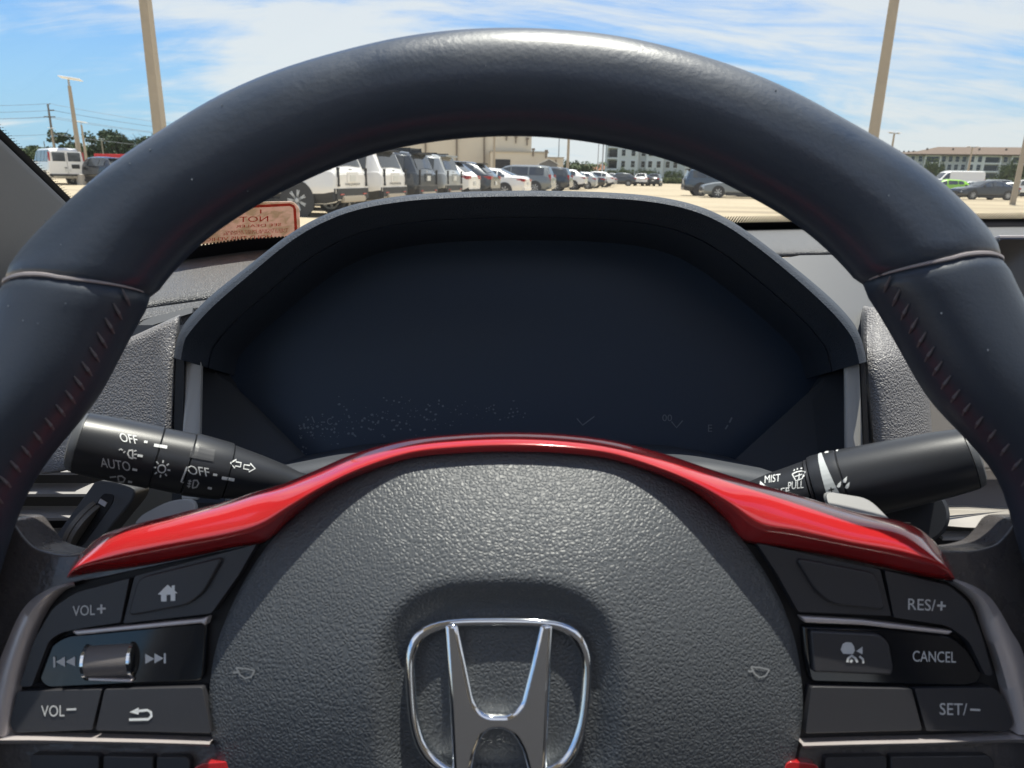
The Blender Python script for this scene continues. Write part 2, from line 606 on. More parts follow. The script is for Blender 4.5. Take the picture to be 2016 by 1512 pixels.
for _ in range(3):                                                   # smooth the traced radii
    for c in (1, 2):
        v = [t[c] for t in rim_tab]
        for i in range(N_RIM):
            rim_tab[i][c] = (v[i - 1] + 2 * v[i] + v[(i + 1) % N_RIM]) / 4

def rim_section(a):
    """centre radius and half width of the tube (traced edges are silhouettes of a thick tube seen at 0.23 m)"""
    f = (a + math.pi) / (2 * math.pi) * N_RIM
    i = int(math.floor(f)) % N_RIM; j = (i + 1) % N_RIM; t = f - math.floor(f)
    ri = rim_tab[i][1] * (1 - t) + rim_tab[j][1] * t
    ro = rim_tab[i][2] * (1 - t) + rim_tab[j][2] * t
    H = abs(wheel_H)
    rc, w = (ri + ro) / 2, (ro - ri) / 2
    par = rc * RIM_B / H
    return rc, math.sqrt(max(w * w - par * par, 0.0100 ** 2))

def rim_point(a, t, grow=0.0):
    rc, ha = rim_section(a)
    e = 2.0 / 2.25                                                   # slightly squared section
    ct, st = math.cos(t), math.sin(t)
    x = math.copysign(abs(ct) ** e, ct) * (ha + grow)
    z = math.copysign(abs(st) ** e, st) * (RIM_B + grow)
    r = rc + x
    return Vector((r * math.sin(a), r * math.cos(a), z))

SEAM_L, SEAM_R = None, None
def ang_px(px, py):
    v = W(px, py)
    return math.atan2(v.x, v.y)

def seam_curve(pts_px):
    """angle at the outer, front and inner side of the rim for a seam that crosses it aslant"""
    return [ang_px(*p) for p in pts_px]
seam_l = seam_curve([(0, 553), (150, 563), (290, 580)])
seam_r = seam_curve([(1985, 503), (1860, 525), (1712, 549)])

def rim_part(name, a0, a1, m, n):
    NT = 28
    vs, fs = [], []
    for i in range(n + 1):
        u = i / n
        for k in range(NT):
            t = 2 * math.pi * k / NT
            w = (1 - math.cos(t)) / 2                                # 0 outer .. 1 inner
            b0 = a0[0] + (a0[1] - a0[0]) * w
            b1 = a1[0] + (a1[1] - a1[0]) * w
            a = b0 + (b1 - b0) * u
            edge = min(u, 1 - u) * abs(b1 - b0)
            vs.append(rim_point(a, t, -0.0011 * (1 - smooth01(0, 0.022, edge))))
    for i in range(n):
        for k in range(NT):
            k2 = (k + 1) % NT
            fs.append((i * NT + k, (i + 1) * NT + k, (i + 1) * NT + k2, i * NT + k2))
    fs.append(tuple(range(NT)))
    fs.append(tuple(n * NT + k for k in range(NT))[::-1])
    return link(name, mesh_from(name, vs, fs, m), wheel)
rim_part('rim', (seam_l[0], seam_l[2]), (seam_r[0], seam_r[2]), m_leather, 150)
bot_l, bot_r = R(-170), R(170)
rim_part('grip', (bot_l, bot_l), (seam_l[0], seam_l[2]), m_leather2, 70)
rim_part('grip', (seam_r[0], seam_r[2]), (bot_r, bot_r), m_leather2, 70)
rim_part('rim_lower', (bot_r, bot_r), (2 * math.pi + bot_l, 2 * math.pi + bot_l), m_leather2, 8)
for sm in (seam_l, seam_r):                                          # piping let into both seams
    mb = MB()
    pts = []
    for k in range(41):
        t = -0.55 + (math.pi + 0.5) * k / 40
        w = (1 - math.cos(t)) / 2
        pts.append(rim_point(sm[0] + (sm[2] - sm[0]) * w, t, -0.0010))
    mb.tube(pts, [0.0005] + [0.0008] * 20 + [0.0008 - 0.0006 * k / 20 for k in range(20)], 6)
    mb.obj('piping', m_piping, wheel)
mb = MB()
mb.bar((0, 0, 0), (0, 0, 0.006), 0.001)
stitch_me = None
for side in (-1, 1):                                                 # lacing along the inner edge
    a0 = (seam_l[2] - 0.015) if side < 0 else (seam_r[2] + 0.015)
    for k in range(16):
        a = a0 + side * k * 0.033
        mb = MB()
        t0, t1 = (R(148), R(166))
        p, q = rim_point(a, t0, 0.0001), rim_point(a + side * 0.021, t1, 0.0001)
        md = rim_point(a + side * 0.011, (t0 + t1) / 2, 0.0008)
        mb.tube([p, md, q], [0.0003, 0.0006, 0.0003], 6)
        mb.obj('stitch', m_thread, wheel)
# pale specks of dirt caught in the leather
rng = random.Random(3)
mb = MB()
for px, py in [(138, 655), (112, 650), (110, 440), (95, 548), (180, 510), (338, 330), (470, 246), (520, 420), (420, 392), (78, 620), (190, 620), (300, 355), (960, 180), (1500, 215), (1795, 640), (1880, 705), (60, 700), (1700, 420)]:
    v = W(px, py); a = math.atan2(v.x, v.y); rr = math.hypot(v.x, v.y)
    rc, ha = rim_section(a)
    cs = max(-0.95, min(0.95, (rr - rc) / (ha * 1.25)))
    c = rim_point(a, math.acos(cs), 0.0002)
    s_ = rng.uniform(0.0002, 0.0005)
    mb.box(c, (s_, s_ * rng.uniform(.6, 1.4), s_ * 0.6))
tag(mb.obj('specks', m_dust, wheel), kind='stuff')

# ---- airbag cover with the dished recess
AC = (1000.0, 1330.0)
cov_px = [(1000, 889), (900, 893), (805, 904), (715, 933), (640, 970), (575, 1022), (528, 1072), (490, 1128), (455, 1195), (428, 1265), (414, 1340), (412, 1410), (424, 1480),
          (450, 1560), (520, 1680), (640, 1760), (800, 1800), (1000, 1812), (1200, 1800), (1350, 1760), (1470, 1680), (1540, 1570), (1566, 1490), (1580, 1410), (1578, 1340), (1566, 1265),
          (1540, 1190), (1507, 1128), (1468, 1072), (1428, 1022), (1362, 968), (1288, 932), (1196, 904), (1100, 893)]
cov = catmull(cov_px, 140, closed=True)

def dome(px, py, s):
    h = -0.0125 + 0.025 * (1 - s ** 2.2)
    e = ((abs(px - 983) / 255) ** 3 + (abs(py - 1392) / 258) ** 3) ** (1 / 3)
    return h - 0.0085 * (1 - smooth01(0.70, 1.0, e))
vs, fs = [], []
NR = 40
for i in range(NR + 1):
    s = 0.02 + 0.98 * i / NR
    for p in cov:
        q = (AC[0] + (p[0] - AC[0]) * s, AC[1] + (p[1] - AC[1]) * s)
        vs.append(W(q[0], q[1], dome(q[0], q[1], s)))
n = len(cov)
for p in cov:
    vs.append(W(p[0], p[1], -0.042))
for i in range(NR + 1):
    for k in range(n):
        k2 = (k + 1) % n
        fs.append((i * n + k, i * n + k2, (i + 1) * n + k2, (i + 1) * n + k))
fs.append(tuple(range(n))[::-1])
cover = link('airbag_cover', mesh_from('airbag_cover', vs, [f[::-1] for f in fs], m_cover), wheel)
cover_bvh = BVHTree.FromPolygons([tuple(v) for v in vs], [tuple(f) for f in fs])
EYE_W = (M_WHEEL.inverted() @ EYE)

def on_bvh(bvh, eye, direction, lift):
    loc, nor, idx, dist = bvh.ray_cast(eye, direction)
    if loc is None:
        return None
    if nor.dot(direction) > 0:
        nor = -nor
    return loc + nor * lift

def decal(name, shapes, fn, m, parent):
    """flat print: shapes are (pixel vertices, faces); fn puts a pixel on the surface that carries it"""
    vs, fs = [], []
    for v2, f2 in shapes:
        pts = [fn(*v) for v in v2]
        if any(p is None for p in pts):
            keep = [i for i, p in enumerate(pts) if p is not None]
            f2 = [f for f in f2 if all(pts[i] is not None for i in f)]
            pts = [p if p is not None else Vector((0, 0, 0)) for p in pts]
        k = len(vs)
        vs += pts
        fs += [tuple(i + k for i in f) for f in f2]
    if not fs:
        return None
    return link(name, mesh_from(name, vs, fs, m, smooth=False), parent)

def on_cover(px, py, lift=0.0004):
    d = (W(px, py, 0) - EYE_W).normalized()
    return on_bvh(cover_bvh, EYE_W, d, lift)
for sx, cx, cy in ((1, 484, 1326), (-1, 1494, 1324)):                # embossed horn signs
    sh = [stroke_px([(cx - 17, cy - 12), (cx - 10, cy + 2), (cx, cy + 9), (cx + 12, cy + 6), (cx + 19, cy - 6)], 3.2),
          stroke_px([(cx - 17, cy - 12), (cx + 2, cy - 10), (cx + 19, cy - 6)], 3.0), stroke_px([(cx - 23, cy - 3), (cx - 14, cy - 3)], 4)]
    decal('horn_sign', sh, on_cover, mat('emboss', (0.24, 0.25, 0.26), 0.6), cover)

# ---- emblem: rounded frame and the letter it frames
def flat_solid(name, poly, h1, h0, m, parent, bev=0.0, hole=None, seg=2):
    """polygon in photo pixels lying in the wheel plane at height h1, thick down to h0; hole = inner outline with as many points"""
    vs, fs = [], []
    n = len(poly)
    if hole is None:
        vs = [W(p[0], p[1], h1) for p in poly]
        vs += [Vector((v.x, v.y, h0)) for v in vs]
        fs = [tuple(range(n)), tuple(range(2 * n - 1, n - 1, -1))] + [(k, k + n, (k + 1) % n + n, (k + 1) % n) for k in range(n)]
    else:
        A = [W(p[0], p[1], h1) for p in poly]; B = [W(p[0], p[1], h1) for p in hole]
        vs = A + B + [Vector((v.x, v.y, h0)) for v in A + B]
        for k in range(n):
            k2 = (k + 1) % n
            fs += [(k, k2, n + k2, n + k), (2 * n + k, 3 * n + k, 3 * n + k2, 2 * n + k2), (k, 2 * n + k, 2 * n + k2, k2), (n + k, n + k2, 3 * n + k2, 3 * n + k)]
    me = mesh_from(name, vs, fs, m, True, 40)
    bm = bmesh.new(); bm.from_mesh(me)
    bmesh.ops.recalc_face_normals(bm, faces=bm.faces)
    bm.to_mesh(me); bm.free()
    o = link(name, me, parent)
    if bev:
        bevel(o, bev, seg)
    return o
em_out = catmull([(978, 1216), (1060, 1218), (1112, 1226), (1146, 1248), (1164, 1290), (1166, 1345), (1157, 1425), (1140, 1480), (1116, 1515), (1070, 1534), (978, 1540), (890, 1534), (848, 1513),
                  (820, 1478), (804, 1425), (797, 1345), (797, 1290), (812, 1250), (846, 1228), (896, 1218)], 72, closed=True)
em_in = [((p[0] - 981) * 0.885 + 981, (p[1] - 1376) * 0.885 + 1376) for p in em_out]
EH = 0.0068
emblem = flat_solid('emblem', em_out, EH, 0.0, m_chrome, cover, 0.0014, hole=em_in, seg=3)
hh = [(874, 1228), (901, 1228), (918, 1308), (933, 1380), (945, 1400), (962, 1409), (1000, 1409), (1013, 1400), (1025, 1386), (1044, 1312), (1064, 1228), (1090, 1228), (1083, 1370), (1076, 1531),
      (1042, 1531), (1028, 1480), (1013, 1452), (996, 1440), (979, 1437), (962, 1440), (949, 1452), (936, 1486), (926, 1531), (891, 1531), (884, 1390)]
hs = rounded(hh, [0, 0, 0, 14, 14, 14, 14, 14, 14, 0, 0, 0, 0, 0, 0, 8, 10, 10, 8, 10, 10, 8, 0, 0, 0], 3)
flat_solid('emblem_letter', hs, EH + 0.0004, 0.0, m_chrome, emblem, 0.0020, seg=3)

# ---- red trim: five rails swept from tip to tip
L_ST = [  # outer edge, upper facet, lower facet, crest, inner edge
    ((131, 1134), (131, 1136), (131, 1137), (131, 1138), (132, 1141)),
    ((141, 1108), (150, 1106), (152, 1110), (150, 1116), (172, 1132)),
    ((203, 1051), (226, 1054), (222, 1072), (226, 1096), (264, 1119)),
    ((330, 1015), (338, 1025), (334, 1048), (338, 1073), (362, 1101)),
    ((430, 990), (440, 1001), (436, 1028), (440, 1055), (458, 1080)),
    ((500, 968), (511, 981), (506, 1012), (512, 1034), (522, 1066)),
    ((555, 952), (562, 966), (560, 986), (569, 998), (574, 1020)),
    ((622, 924), (629, 938), (630, 949), (635, 958), (640, 970)),
    ((700, 891), (706, 904), (709, 912), (713, 921), (717, 933)),
    ((800, 865), (803, 876), (804, 883), (806, 891), (808, 904)),
    ((900, 854), (901, 865), (902, 871), (903, 880), (904, 894)),
    ((1005, 850), (1005, 861), (1005, 867), (1005, 876), (1005, 891))]
R_ST = [
    ((1110, 854), (1109, 865), (1108, 871), (1107, 880), (1106, 894)),
    ((1210, 867), (1207, 878), (1206, 884), (1204, 892), (1200, 905)),
    ((1310, 893), (1304, 905), (1301, 913), (1297, 921), (1290, 933)),
    ((1388, 919), (1381, 933), (1379, 944), (1374, 954), (1366, 968)),
    ((1452, 940), (1444, 956), (1440, 975), (1438, 992), (1428, 1021)),
    ((1512, 957), (1502, 972), (1504, 1004), (1496, 1034), (1466, 1066)),
    ((1580, 976), (1570, 992), (1573, 1020), (1566, 1046), (1540, 1080)),
    ((1680, 1006), (1671, 1020), (1674, 1046), (1668, 1068), (1644, 1098)),
    ((1809, 1038), (1786, 1046), (1788, 1068), (1785, 1090), (1752, 1121)),
    ((1868, 1102), (1860, 1102), (1858, 1107), (1858, 1112), (1836, 1140)),
    ((1882, 1134), (1881, 1137), (1881, 1139), (1880, 1141), (1876, 1144))]
ST = L_ST + R_ST
rails = []
NS = 110
heights = (-0.0175, -0.0075, -0.0030, -0.0012, -0.0120)
for r in range(5):
    c = catmull([s[r] for s in ST], NS)
    low = (0.0, 0.0055, 0.0065, 0.0065, -0.001)[r]                   # the arch over the cover lies lower than the wings
    rails.append([W(p[0], p[1], heights[r] - low * (1 - smooth01(190, 430, abs(p[0] - 1005)))) for p in c])
vs, fs = [], []
for i in range(NS):
    col = [rails[r][i] for r in range(5)]
    back0 = Vector((col[0].x, col[0].y, -0.026)); back1 = Vector((col[4].x, col[4].y, -0.022))
    sect = [back0, col[0], col[1], col[2], col[3], col[4], back1]
    vs += sect
K = 7
for i in range(NS - 1):
    for k in range(K - 1):
        fs.append((i * K + k, (i + 1) * K + k, (i + 1) * K + k + 1, i * K + k + 1))
    fs.append((i * K + K - 1, (i + 1) * K + K - 1, (i + 1) * K, i * K))
fs.append(tuple(range(K))); fs.append(tuple((NS - 1) * K + k for k in range(K))[::-1])
trim = link('spoke_trim', mesh_from('spoke_trim', vs, [f[::-1] for f in fs], m_red), wheel)
cr = trim.data.attributes.new('crease_edge', 'FLOAT', 'EDGE')
for e, c in zip(trim.data.edges, cr.data):
    a, b = e.vertices
    if a // K == b // K and a // K in (0, NS - 1):
        c.value = 0.8
    if abs(a - b) == K and a % K == b % K:
        c.value = {0: 0.6, 1: 0.35, 2: 0.30, 3: 0.22, 4: 0.52, 5: 0.35, 6: 0.6}[a % K]
subsurf(trim, 2)

# ---- spokes: leather webs from the rim, panels, buttons
spoke_l = rounded([(-160, 1020), (20, 1020), (38, 1048), (62, 1078), (112, 1094), (165, 1092), (560, 1040), (560, 1600), (-160, 1600)], [5, 30, 40, 40, 40, 20, 5, 5, 5])
spoke_r = rounded([(2200, 1020), (2004, 1020), (1984, 1052), (1962, 1074), (1916, 1086), (1858, 1084), (1440, 1040), (1440, 1600), (2200, 1600)], [5, 30, 40, 40, 40, 20, 5, 5, 5])
m_spoke = mat('spoke_leather', (0.085, 0.078, 0.078), 0.26, spec=0.6, coat=0.4, bump=('noise', 45, 0.4, 0.004), rough_var=(70, 0.1))
for poly in (spoke_l, spoke_r):
    flat_solid('spoke', poly, -0.0155, -0.034, m_spoke, wheel, 0.006, seg=4)
# dark carrier plates the buttons sit in
pl_l = rounded([(150, 1146), (120, 1164), (78, 1208), (46, 1282), (24, 1371), (12, 1446), (420, 1455), (440, 1560), (560, 1560), (560, 1030), (520, 1068), (330, 1108)], 10)
pl_r = rounded([(1872, 1146), (1926, 1186), (1952, 1249), (1977, 1325), (1996, 1408), (2002, 1444), (1580, 1455), (1560, 1560), (1440, 1560), (1440, 1030), (1468, 1068), (1640, 1102)], 10)
for poly in (pl_l, pl_r):
    flat_solid('switch_plate', poly, -0.0150, -0.028, m_dark, wheel, 0.0008)

def surf_text(o_parent, s, left, base, width, cap, h, slope=0.0, m=None, name='lettering', lean=0.0):
    return decal(name, [text_px(s, left, base, width, cap, slope, lean)], lambda x, y: W(x, y, h + 0.00025), m or m_print_dim, o_parent)

def button(poly, h=-0.0105, m=m_btn, rad=8, bev=0.0011, name='button', label=None):
    o = flat_solid(name, rounded(poly, rad, 3), h, -0.022, m, wheel, bev, seg=3)
    if label:
        o['label'] = label
    return o
def dished(o, poly, h, m=None):
    """raised island on a blank button"""
    return flat_solid('button_island', rounded(poly, 16, 4), h + 0.0016, h - 0.002, m or m_btn, o, 0.0014, seg=3)
HB = -0.0105
# left
b1 = button([(150, 1166), (255, 1138), (237, 1226), (168, 1236), (118, 1246), (96, 1262), (62, 1352), (38, 1352), (66, 1262), (104, 1196)], rad=[14, 4, 4, 10, 14, 10, 4, 8, 14, 14], label='volume up button with the word VOL+')
surf_text(b1, 'VOL', 143, 1213, 44, 20, HB, -0.06)
decal('lettering', [stroke_px([(191, 1199), (208, 1198)], 4), stroke_px([(199.5, 1190), (199.5, 1208)], 4)], lambda x, y: W(x, y, HB + 0.00025), m_print_dim, b1)
b2 = button([(265, 1134), (505, 1071), (470, 1132), (416, 1208), (242, 1228)], rad=5, label='home button with a white house sign')
dished(b2, [(272, 1138), (440, 1096), (400, 1168), (368, 1192), (250, 1214)], HB)
HI = HB + 0.0016
decal('house_sign', [poly_px([(311, 1170), (330, 1151), (338, 1158), (338, 1153), (344, 1152), (344, 1163), (350, 1168), (345, 1168), (345, 1183), (336, 1183), (336, 1171), (328, 1171), (328, 1184), (317, 1184), (317, 1171)])],
      lambda x, y: W(x, y, HI + 0.00025), m_print, b2)
pod = flat_solid('media_pod', rounded([(128, 1251), (407, 1224), (404, 1282), (400, 1341), (92, 1356), (76, 1340), (80, 1300), (102, 1268)], [16, 6, 6, 16, 16, 16, 16, 16], 4), -0.0125, -0.022, m_gloss, wheel, 0.001)
flat_solid('pod_edge', [(140, 1243), (398, 1218), (409, 1214), (404, 1232), (396, 1227), (150, 1251)], -0.0098, -0.014, m_silver, pod, 0.0005)
sg = lambda x, y: W(x, y, -0.0125 + 0.00025)
decal('track_back_sign', [poly_px([(105, 1293), (109, 1293), (109, 1314), (105, 1314)]), poly_px([(110, 1303), (128, 1293), (128, 1313)]), poly_px([(129, 1303), (148, 1292), (148, 1312)])], sg, m_print_dim, pod)
decal('track_forward_sign', [poly_px([(286, 1287), (286, 1307), (304, 1297)]), poly_px([(304, 1286), (304, 1306), (322, 1296)]), poly_px([(322.5, 1286), (326.5, 1286), (326.5, 1306), (322.5, 1306)])], sg, m_print_dim, pod)
roll_c, roll_e = W(184, 1299, -0.0155), W(268, 1294, -0.0155)
mb = MB(); mb.lathe(roll_c, roll_e - roll_c, [(0, 0.0056), (0.0003, 0.0062), ((roll_e - roll_c).length - 0.0003, 0.0062), ((roll_e - roll_c).length, 0.0056)], 40)
roller = mb.obj('roller', mat('roller_rubber', (0.16, 0.145, 0.14), 0.42, bump=('noise', 1500, 0.2, 0.0003)), pod)
ax = (roll_e - roll_c).normalized()
for c in (roll_c - ax * 0.0012, roll_e - ax * 0.0004):
    mb = MB(); mb.lathe(c, ax, [(0, 0.0052), (0.0004, 0.0067), (0.0014, 0.0067), (0.0018, 0.0052)], 40)
    mb.obj('roller_ring', m_chrome, roller)
flat_solid('pod_edge', [(172, 1335), (260, 1338), (258, 1344), (174, 1341)], -0.0108, -0.014, m_silver, pod, 0.0003)
b3 = button([(34, 1361), (200, 1357), (181, 1437), (30, 1443), (18, 1428)], rad=[6, 4, 4, 10, 10], label='volume down button with the word VOL and a minus')
surf_text(b3, 'VOL', 81, 1411, 46, 22, HB, -0.02)
decal('lettering', [stroke_px([(131, 1397), (150, 1396)], 4)], lambda x, y: W(x, y, HB + 0.00025), m_print_dim, b3)
b4 = button([(206, 1357), (398, 1353), (416, 1444), (188, 1438)], rad=5, label='back button with a white return arrow')
dished(b4, [(214, 1366), (338, 1366), (366, 1430), (200, 1430)], HB - 0.0022)
arr = stroke_px([(254, 1417), (292, 1416), (298, 1410), (297, 1402), (290, 1398), (270, 1400)], 5)
decal('return_sign', [arr, poly_px([(255, 1402), (273, 1393), (273, 1407)])], lambda x, y: W(x, y, HB + 0.0003), m_print, b4)
# right
b5 = button([(1490, 1069), (1733, 1121), (1755, 1213), (1572, 1205), (1530, 1130)], rad=5, label='blank button under the red trim')
dished(b5, [(1566, 1098), (1724, 1128), (1746, 1202), (1640, 1190), (1606, 1164)], HB)
b6 = button([(1742, 1123), (1868, 1152), (1906, 1184), (1930, 1240), (1956, 1330), (1940, 1330), (1908, 1262), (1866, 1232), (1760, 1216)], rad=[4, 12, 14, 12, 8, 4, 12, 12, 4], label='resume button with the letters RES/+')
surf_text(b6, 'RES/', 1788, 1200, 54, 22, HB, 0.05)
decal('lettering', [stroke_px([(1845, 1192), (1862, 1193)], 4), stroke_px([(1854, 1184), (1853, 1202)], 4)], lambda x, y: W(x, y, HB + 0.00025), m_print_dim, b6)
pod2 = flat_solid('cruise_pod', rounded([(1580, 1232), (1740, 1236), (1874, 1251), (1906, 1278), (1936, 1328), (1926, 1346), (1900, 1352), (1596, 1344), (1584, 1290)], [6, 4, 14, 14, 14, 10, 10, 12, 6], 4), -0.0125, -0.022, m_gloss, wheel, 0.001)
flat_solid('pod_edge', [(1577, 1214), (1700, 1221), (1878, 1243), (1868, 1250), (1700, 1231), (1586, 1226)], -0.0098, -0.014, m_silver, pod2, 0.0005)
b7 = flat_solid('button', rounded([(1596, 1241), (1732, 1248), (1751, 1266), (1760, 1316), (1756, 1330), (1602, 1324)], [6, 14, 10, 10, 6, 6]), -0.0105, -0.02, m_btn, wheel, 0.001, seg=3)
b7['label'] = 'distance button with a white car and marks sign'
decal('distance_sign', [poly_px([(1655, 1279), (1659, 1268), (1666, 1264), (1676, 1265), (1681, 1272), (1683, 1281), (1679, 1288), (1660, 1287)]), poly_px([(1686, 1282), (1698, 1273), (1698, 1288)]),
                        stroke_px([(1668, 1304), (1670, 1296), (1677, 1291), (1684, 1296), (1688, 1304)], 4.5), stroke_px([(1692, 1292), (1699, 1298), (1700, 1306)], 4), stroke_px([(1674, 1304), (1678, 1299)], 5)],
      lambda x, y: W(x, y, -0.0105 + 0.0003), m_print_dim, b7)
surf_text(pod2, 'CANCEL', 1797, 1302, 85, 21, -0.0125, 0.03)
b8 = button([(1598, 1352), (1795, 1356), (1816, 1438), (1586, 1444)], rad=5, label='blank button at the lower left of the cruise switches')
dished(b8, [(1664, 1362), (1790, 1363), (1808, 1430), (1622, 1434)], HB - 0.0022)
b9 = button([(1801, 1356), (1958, 1354), (1976, 1372), (1997, 1424), (1986, 1440), (1824, 1439)], rad=[4, 8, 12, 12, 8, 4], label='set button with the letters SET/ and a minus')
surf_text(b9, 'SET/', 1850, 1407, 54, 23, HB, 0.02)
decal('lettering', [stroke_px([(1910, 1397), (1930, 1398)], 4)], lambda x, y: W(x, y, HB + 0.00025), m_print_dim, b9)
# silver frames
def ribbon(name, outer, inner, h, depth, m, parent, bev=0.0008):
    n = 40
    A = catmull(outer, n); B = catmull(inner, n)
    vs = [W(p[0], p[1], h - 0.0010) for p in A] + [W((p[0] + q[0]) / 2, (p[1] + q[1]) / 2, h + 0.0006) for p, q in zip(A, B)] + [W(p[0], p[1], h - 0.0010) for p in B]
    vs += [Vector((v.x, v.y, h - depth)) for v in vs[:n]] + [Vector((v.x, v.y, h - depth)) for v in vs[2 * n:3 * n]]
    fs = []
    for k in range(n - 1):
        fs += [(k, k + 1, n + k + 1, n + k), (n + k, n + k + 1, 2 * n + k + 1, 2 * n + k), (3 * n + k, 3 * n + k + 1, k + 1, k), (2 * n + k, 2 * n + k + 1, 4 * n + k + 1, 4 * n + k)]
    me = mesh_from(name, vs, fs, m, True, 60)
    bm = bmesh.new(); bm.from_mesh(me); bmesh.ops.recalc_face_normals(bm, faces=bm.faces); bm.to_mesh(me); bm.free()
    return link(name, me, parent)
ribbon('switch_frame', [(145, 1146), (92, 1161), (46, 1198), (12, 1268), (-12, 1340), (-30, 1452)], [(148, 1154), (113, 1167), (76, 1210), (46, 1282), (24, 1371), (12, 1450)], -0.0095, 0.012, m_silver, wheel)
ribbon('switch_frame', [(1876, 1138), (1924, 1157), (1956, 1184), (1989, 1239), (2017, 1296), (2044, 1448)], [(1876, 1146), (1927, 1188), (1951, 1249), (1976, 1325), (1996, 1408), (2004, 1446)], -0.0095, 0.012, m_silver, wheel)
ribbon('frame_bar', [(-40, 1449), (60, 1450), (180, 1454), (300, 1457), (414, 1461)], [(-40, 1466), (60, 1464), (180, 1465), (300, 1467), (412, 1470)], -0.0095, 0.010, m_silver, wheel)
ribbon('frame_bar', [(2050, 1446), (1985, 1450), (1840, 1457), (1700, 1460), (1578, 1464)], [(2050, 1468), (1985, 1462), (1840, 1467), (1700, 1470), (1584, 1473)], -0.0095, 0.010, m_silver, wheel)
for poly, lb in (([(60, 1486), (194, 1488), (192, 1560), (64, 1560)], None), ([(203, 1488), (301, 1490), (299, 1560), (201, 1560)], None), ([(308, 1490), (368, 1490), (374, 1500), (374, 1560), (306, 1560)], None),
                 ([(1626, 1491), (1745, 1489), (1748, 1560), (1622, 1560)], None), ([(1754, 1489), (1946, 1487), (1958, 1500), (1960, 1560), (1756, 1560)], None)):
    flat_solid('button', rounded(poly, 6, 3), -0.0125, -0.022, m_btn, wheel, 0.001, seg=3)
for poly in ([(380, 1512), (400, 1503), (448, 1499), (458, 1508), (480, 1580), (390, 1580)], [(1614, 1514), (1606, 1504), (1556, 1499), (1546, 1505), (1530, 1580), (1610, 1580)]):
    flat_solid('lower_trim', rounded(poly, 8, 3), -0.0110, -0.022, m_red, wheel, 0.002, seg=3)

# ---- shift paddles behind the spokes
def paddle(poly):
    o = flat_solid('shift_paddle', rounded(poly, [20, 20, 30, 4, 4], 4), -0.028, -0.031, m_paddle, wheel, 0.0012, seg=3)
    y0 = min(v.co.y for v in o.data.vertices)
    for v in o.data.vertices:                                        # the blade leans away at the top
        v.co.z -= (v.co.y - y0) * 0.75
    return o
paddle([(248, 1022), (300, 990), (358, 983), (372, 1060), (250, 1075)])
paddle([(1656, 970), (1744, 985), (1780, 1040), (1800, 1075), (1660, 1060)])
mb = MB(); mb.lathe(Vector((0, 0, -0.09)), (0, 0, 1), [(0, 0.03), (0.055, 0.036)], 32)
mb.obj('hub', m_bezel, wheel)
# ------------------------------------------------------------------ things of the cabin, built in the car frame
EYE0 = Vector((0, 0, 0))
def cthing(name, label, cat, base):
    o = thing(name, label, cat, M_CAR @ Matrix.Translation(base))
    BASE[o.name] = Vector(base)
    return o
BASE = {}
def root_of(o):
    while o.parent is not None:
        o = o.parent
    return o
def cpart(name, vs, fs, m, parent, smooth=True, sharp=40, fix=True):
    b = BASE[root_of(parent).name]
    me = mesh_from(name, [Vector(v) - b for v in vs], fs, m, smooth, sharp)
    if fix:
        bm = bmesh.new(); bm.from_mesh(me); bmesh.ops.recalc_face_normals(bm, faces=bm.faces); bm.to_mesh(me); bm.free()
    return link(name, me, parent)
def cmb(mb, name, m, parent, sharp=40):
    return cpart(name, mb.v, mb.f, m, parent, True, sharp)
def cdecal(name, shapes, fn, m, parent, fine=False):
    if fine or fn in FINE:
        shapes = [finer(*s_) for s_ in shapes]
    b = BASE[root_of(parent).name]
    return decal(name, shapes, lambda x, y: (lambda p: None if p is None else p - b)(fn(x, y)), m, parent)
def slab(name, pts, depth, thick, m, parent, bev=0.0):
    """polygon seen at photo pixels, at the given depths (number or list), thickened away from the driver"""
    n = len(pts)
    ds = depth if isinstance(depth, (list, tuple)) else [depth] * n
    A = [U(p[0], p[1], d) for p, d in zip(pts, ds)]
    away = Vector((0, math.cos(PITCH), -math.sin(PITCH))) * thick
    vs = A + [a + away for a in A]
    fs = [tuple(range(n)), tuple(range(2 * n - 1, n - 1, -1))] + [(k, k + n, (k + 1) % n + n, (k + 1) % n) for k in range(n)]
    o = cpart(name, vs, fs, m, parent)
    if bev:
        bevel(o, bev, 3)
    return o
def grid(name, rows, m, parent, thick=0.0, sub=0):
    """patch through rows of (px, py, depth)"""
    nr, nc = len(rows), len(rows[0])
    vs = [U(*p) for r in rows for p in r]
    fs = [(i * nc + k, i * nc + k + 1, (i + 1) * nc + k + 1, (i + 1) * nc + k) for i in range(nr - 1) for k in range(nc - 1)]
    b = BASE[root_of(parent).name]
    o = link(name, mesh_from(name, [v - b for v in vs], [f[::-1] for f in fs], m, True, 60), parent)
    if thick:
        md = o.modifiers.new('solid', 'SOLIDIFY'); md.thickness = thick; md.offset = -1
    if sub:
        subsurf(o, sub)
    return o

FINE = set()
# ---- stalks
def stalk(label, name, p0, p1, prof, parts, cat):
    """p0 knob end, p1 root; prof: list of (px along the axis from p0 as share, radius in px, depth share)"""
    A, B = U(*p0), U(*p1)
    root = cthing(name, label, cat, B)
    L = (B - A).length
    allv, allf = [], []
    objs = []
    for nm, m, pr in parts:
        mb = MB(); mb.lathe(A, B - A, [(t * L, r) for t, r in pr], 48)
        o = cmb(mb, nm, m, root, 30)
        objs.append(o)
        k = len(allv)
        allv += mb.v; allf += [tuple(i + k for i in f) for f in mb.f]
    bvh = BVHTree.FromPolygons([tuple(v) for v in allv], allf)
    return root, objs, (lambda x, y, lift=0.00025: on_bvh(bvh, EYE0, ray(x, y).normalized(), lift))

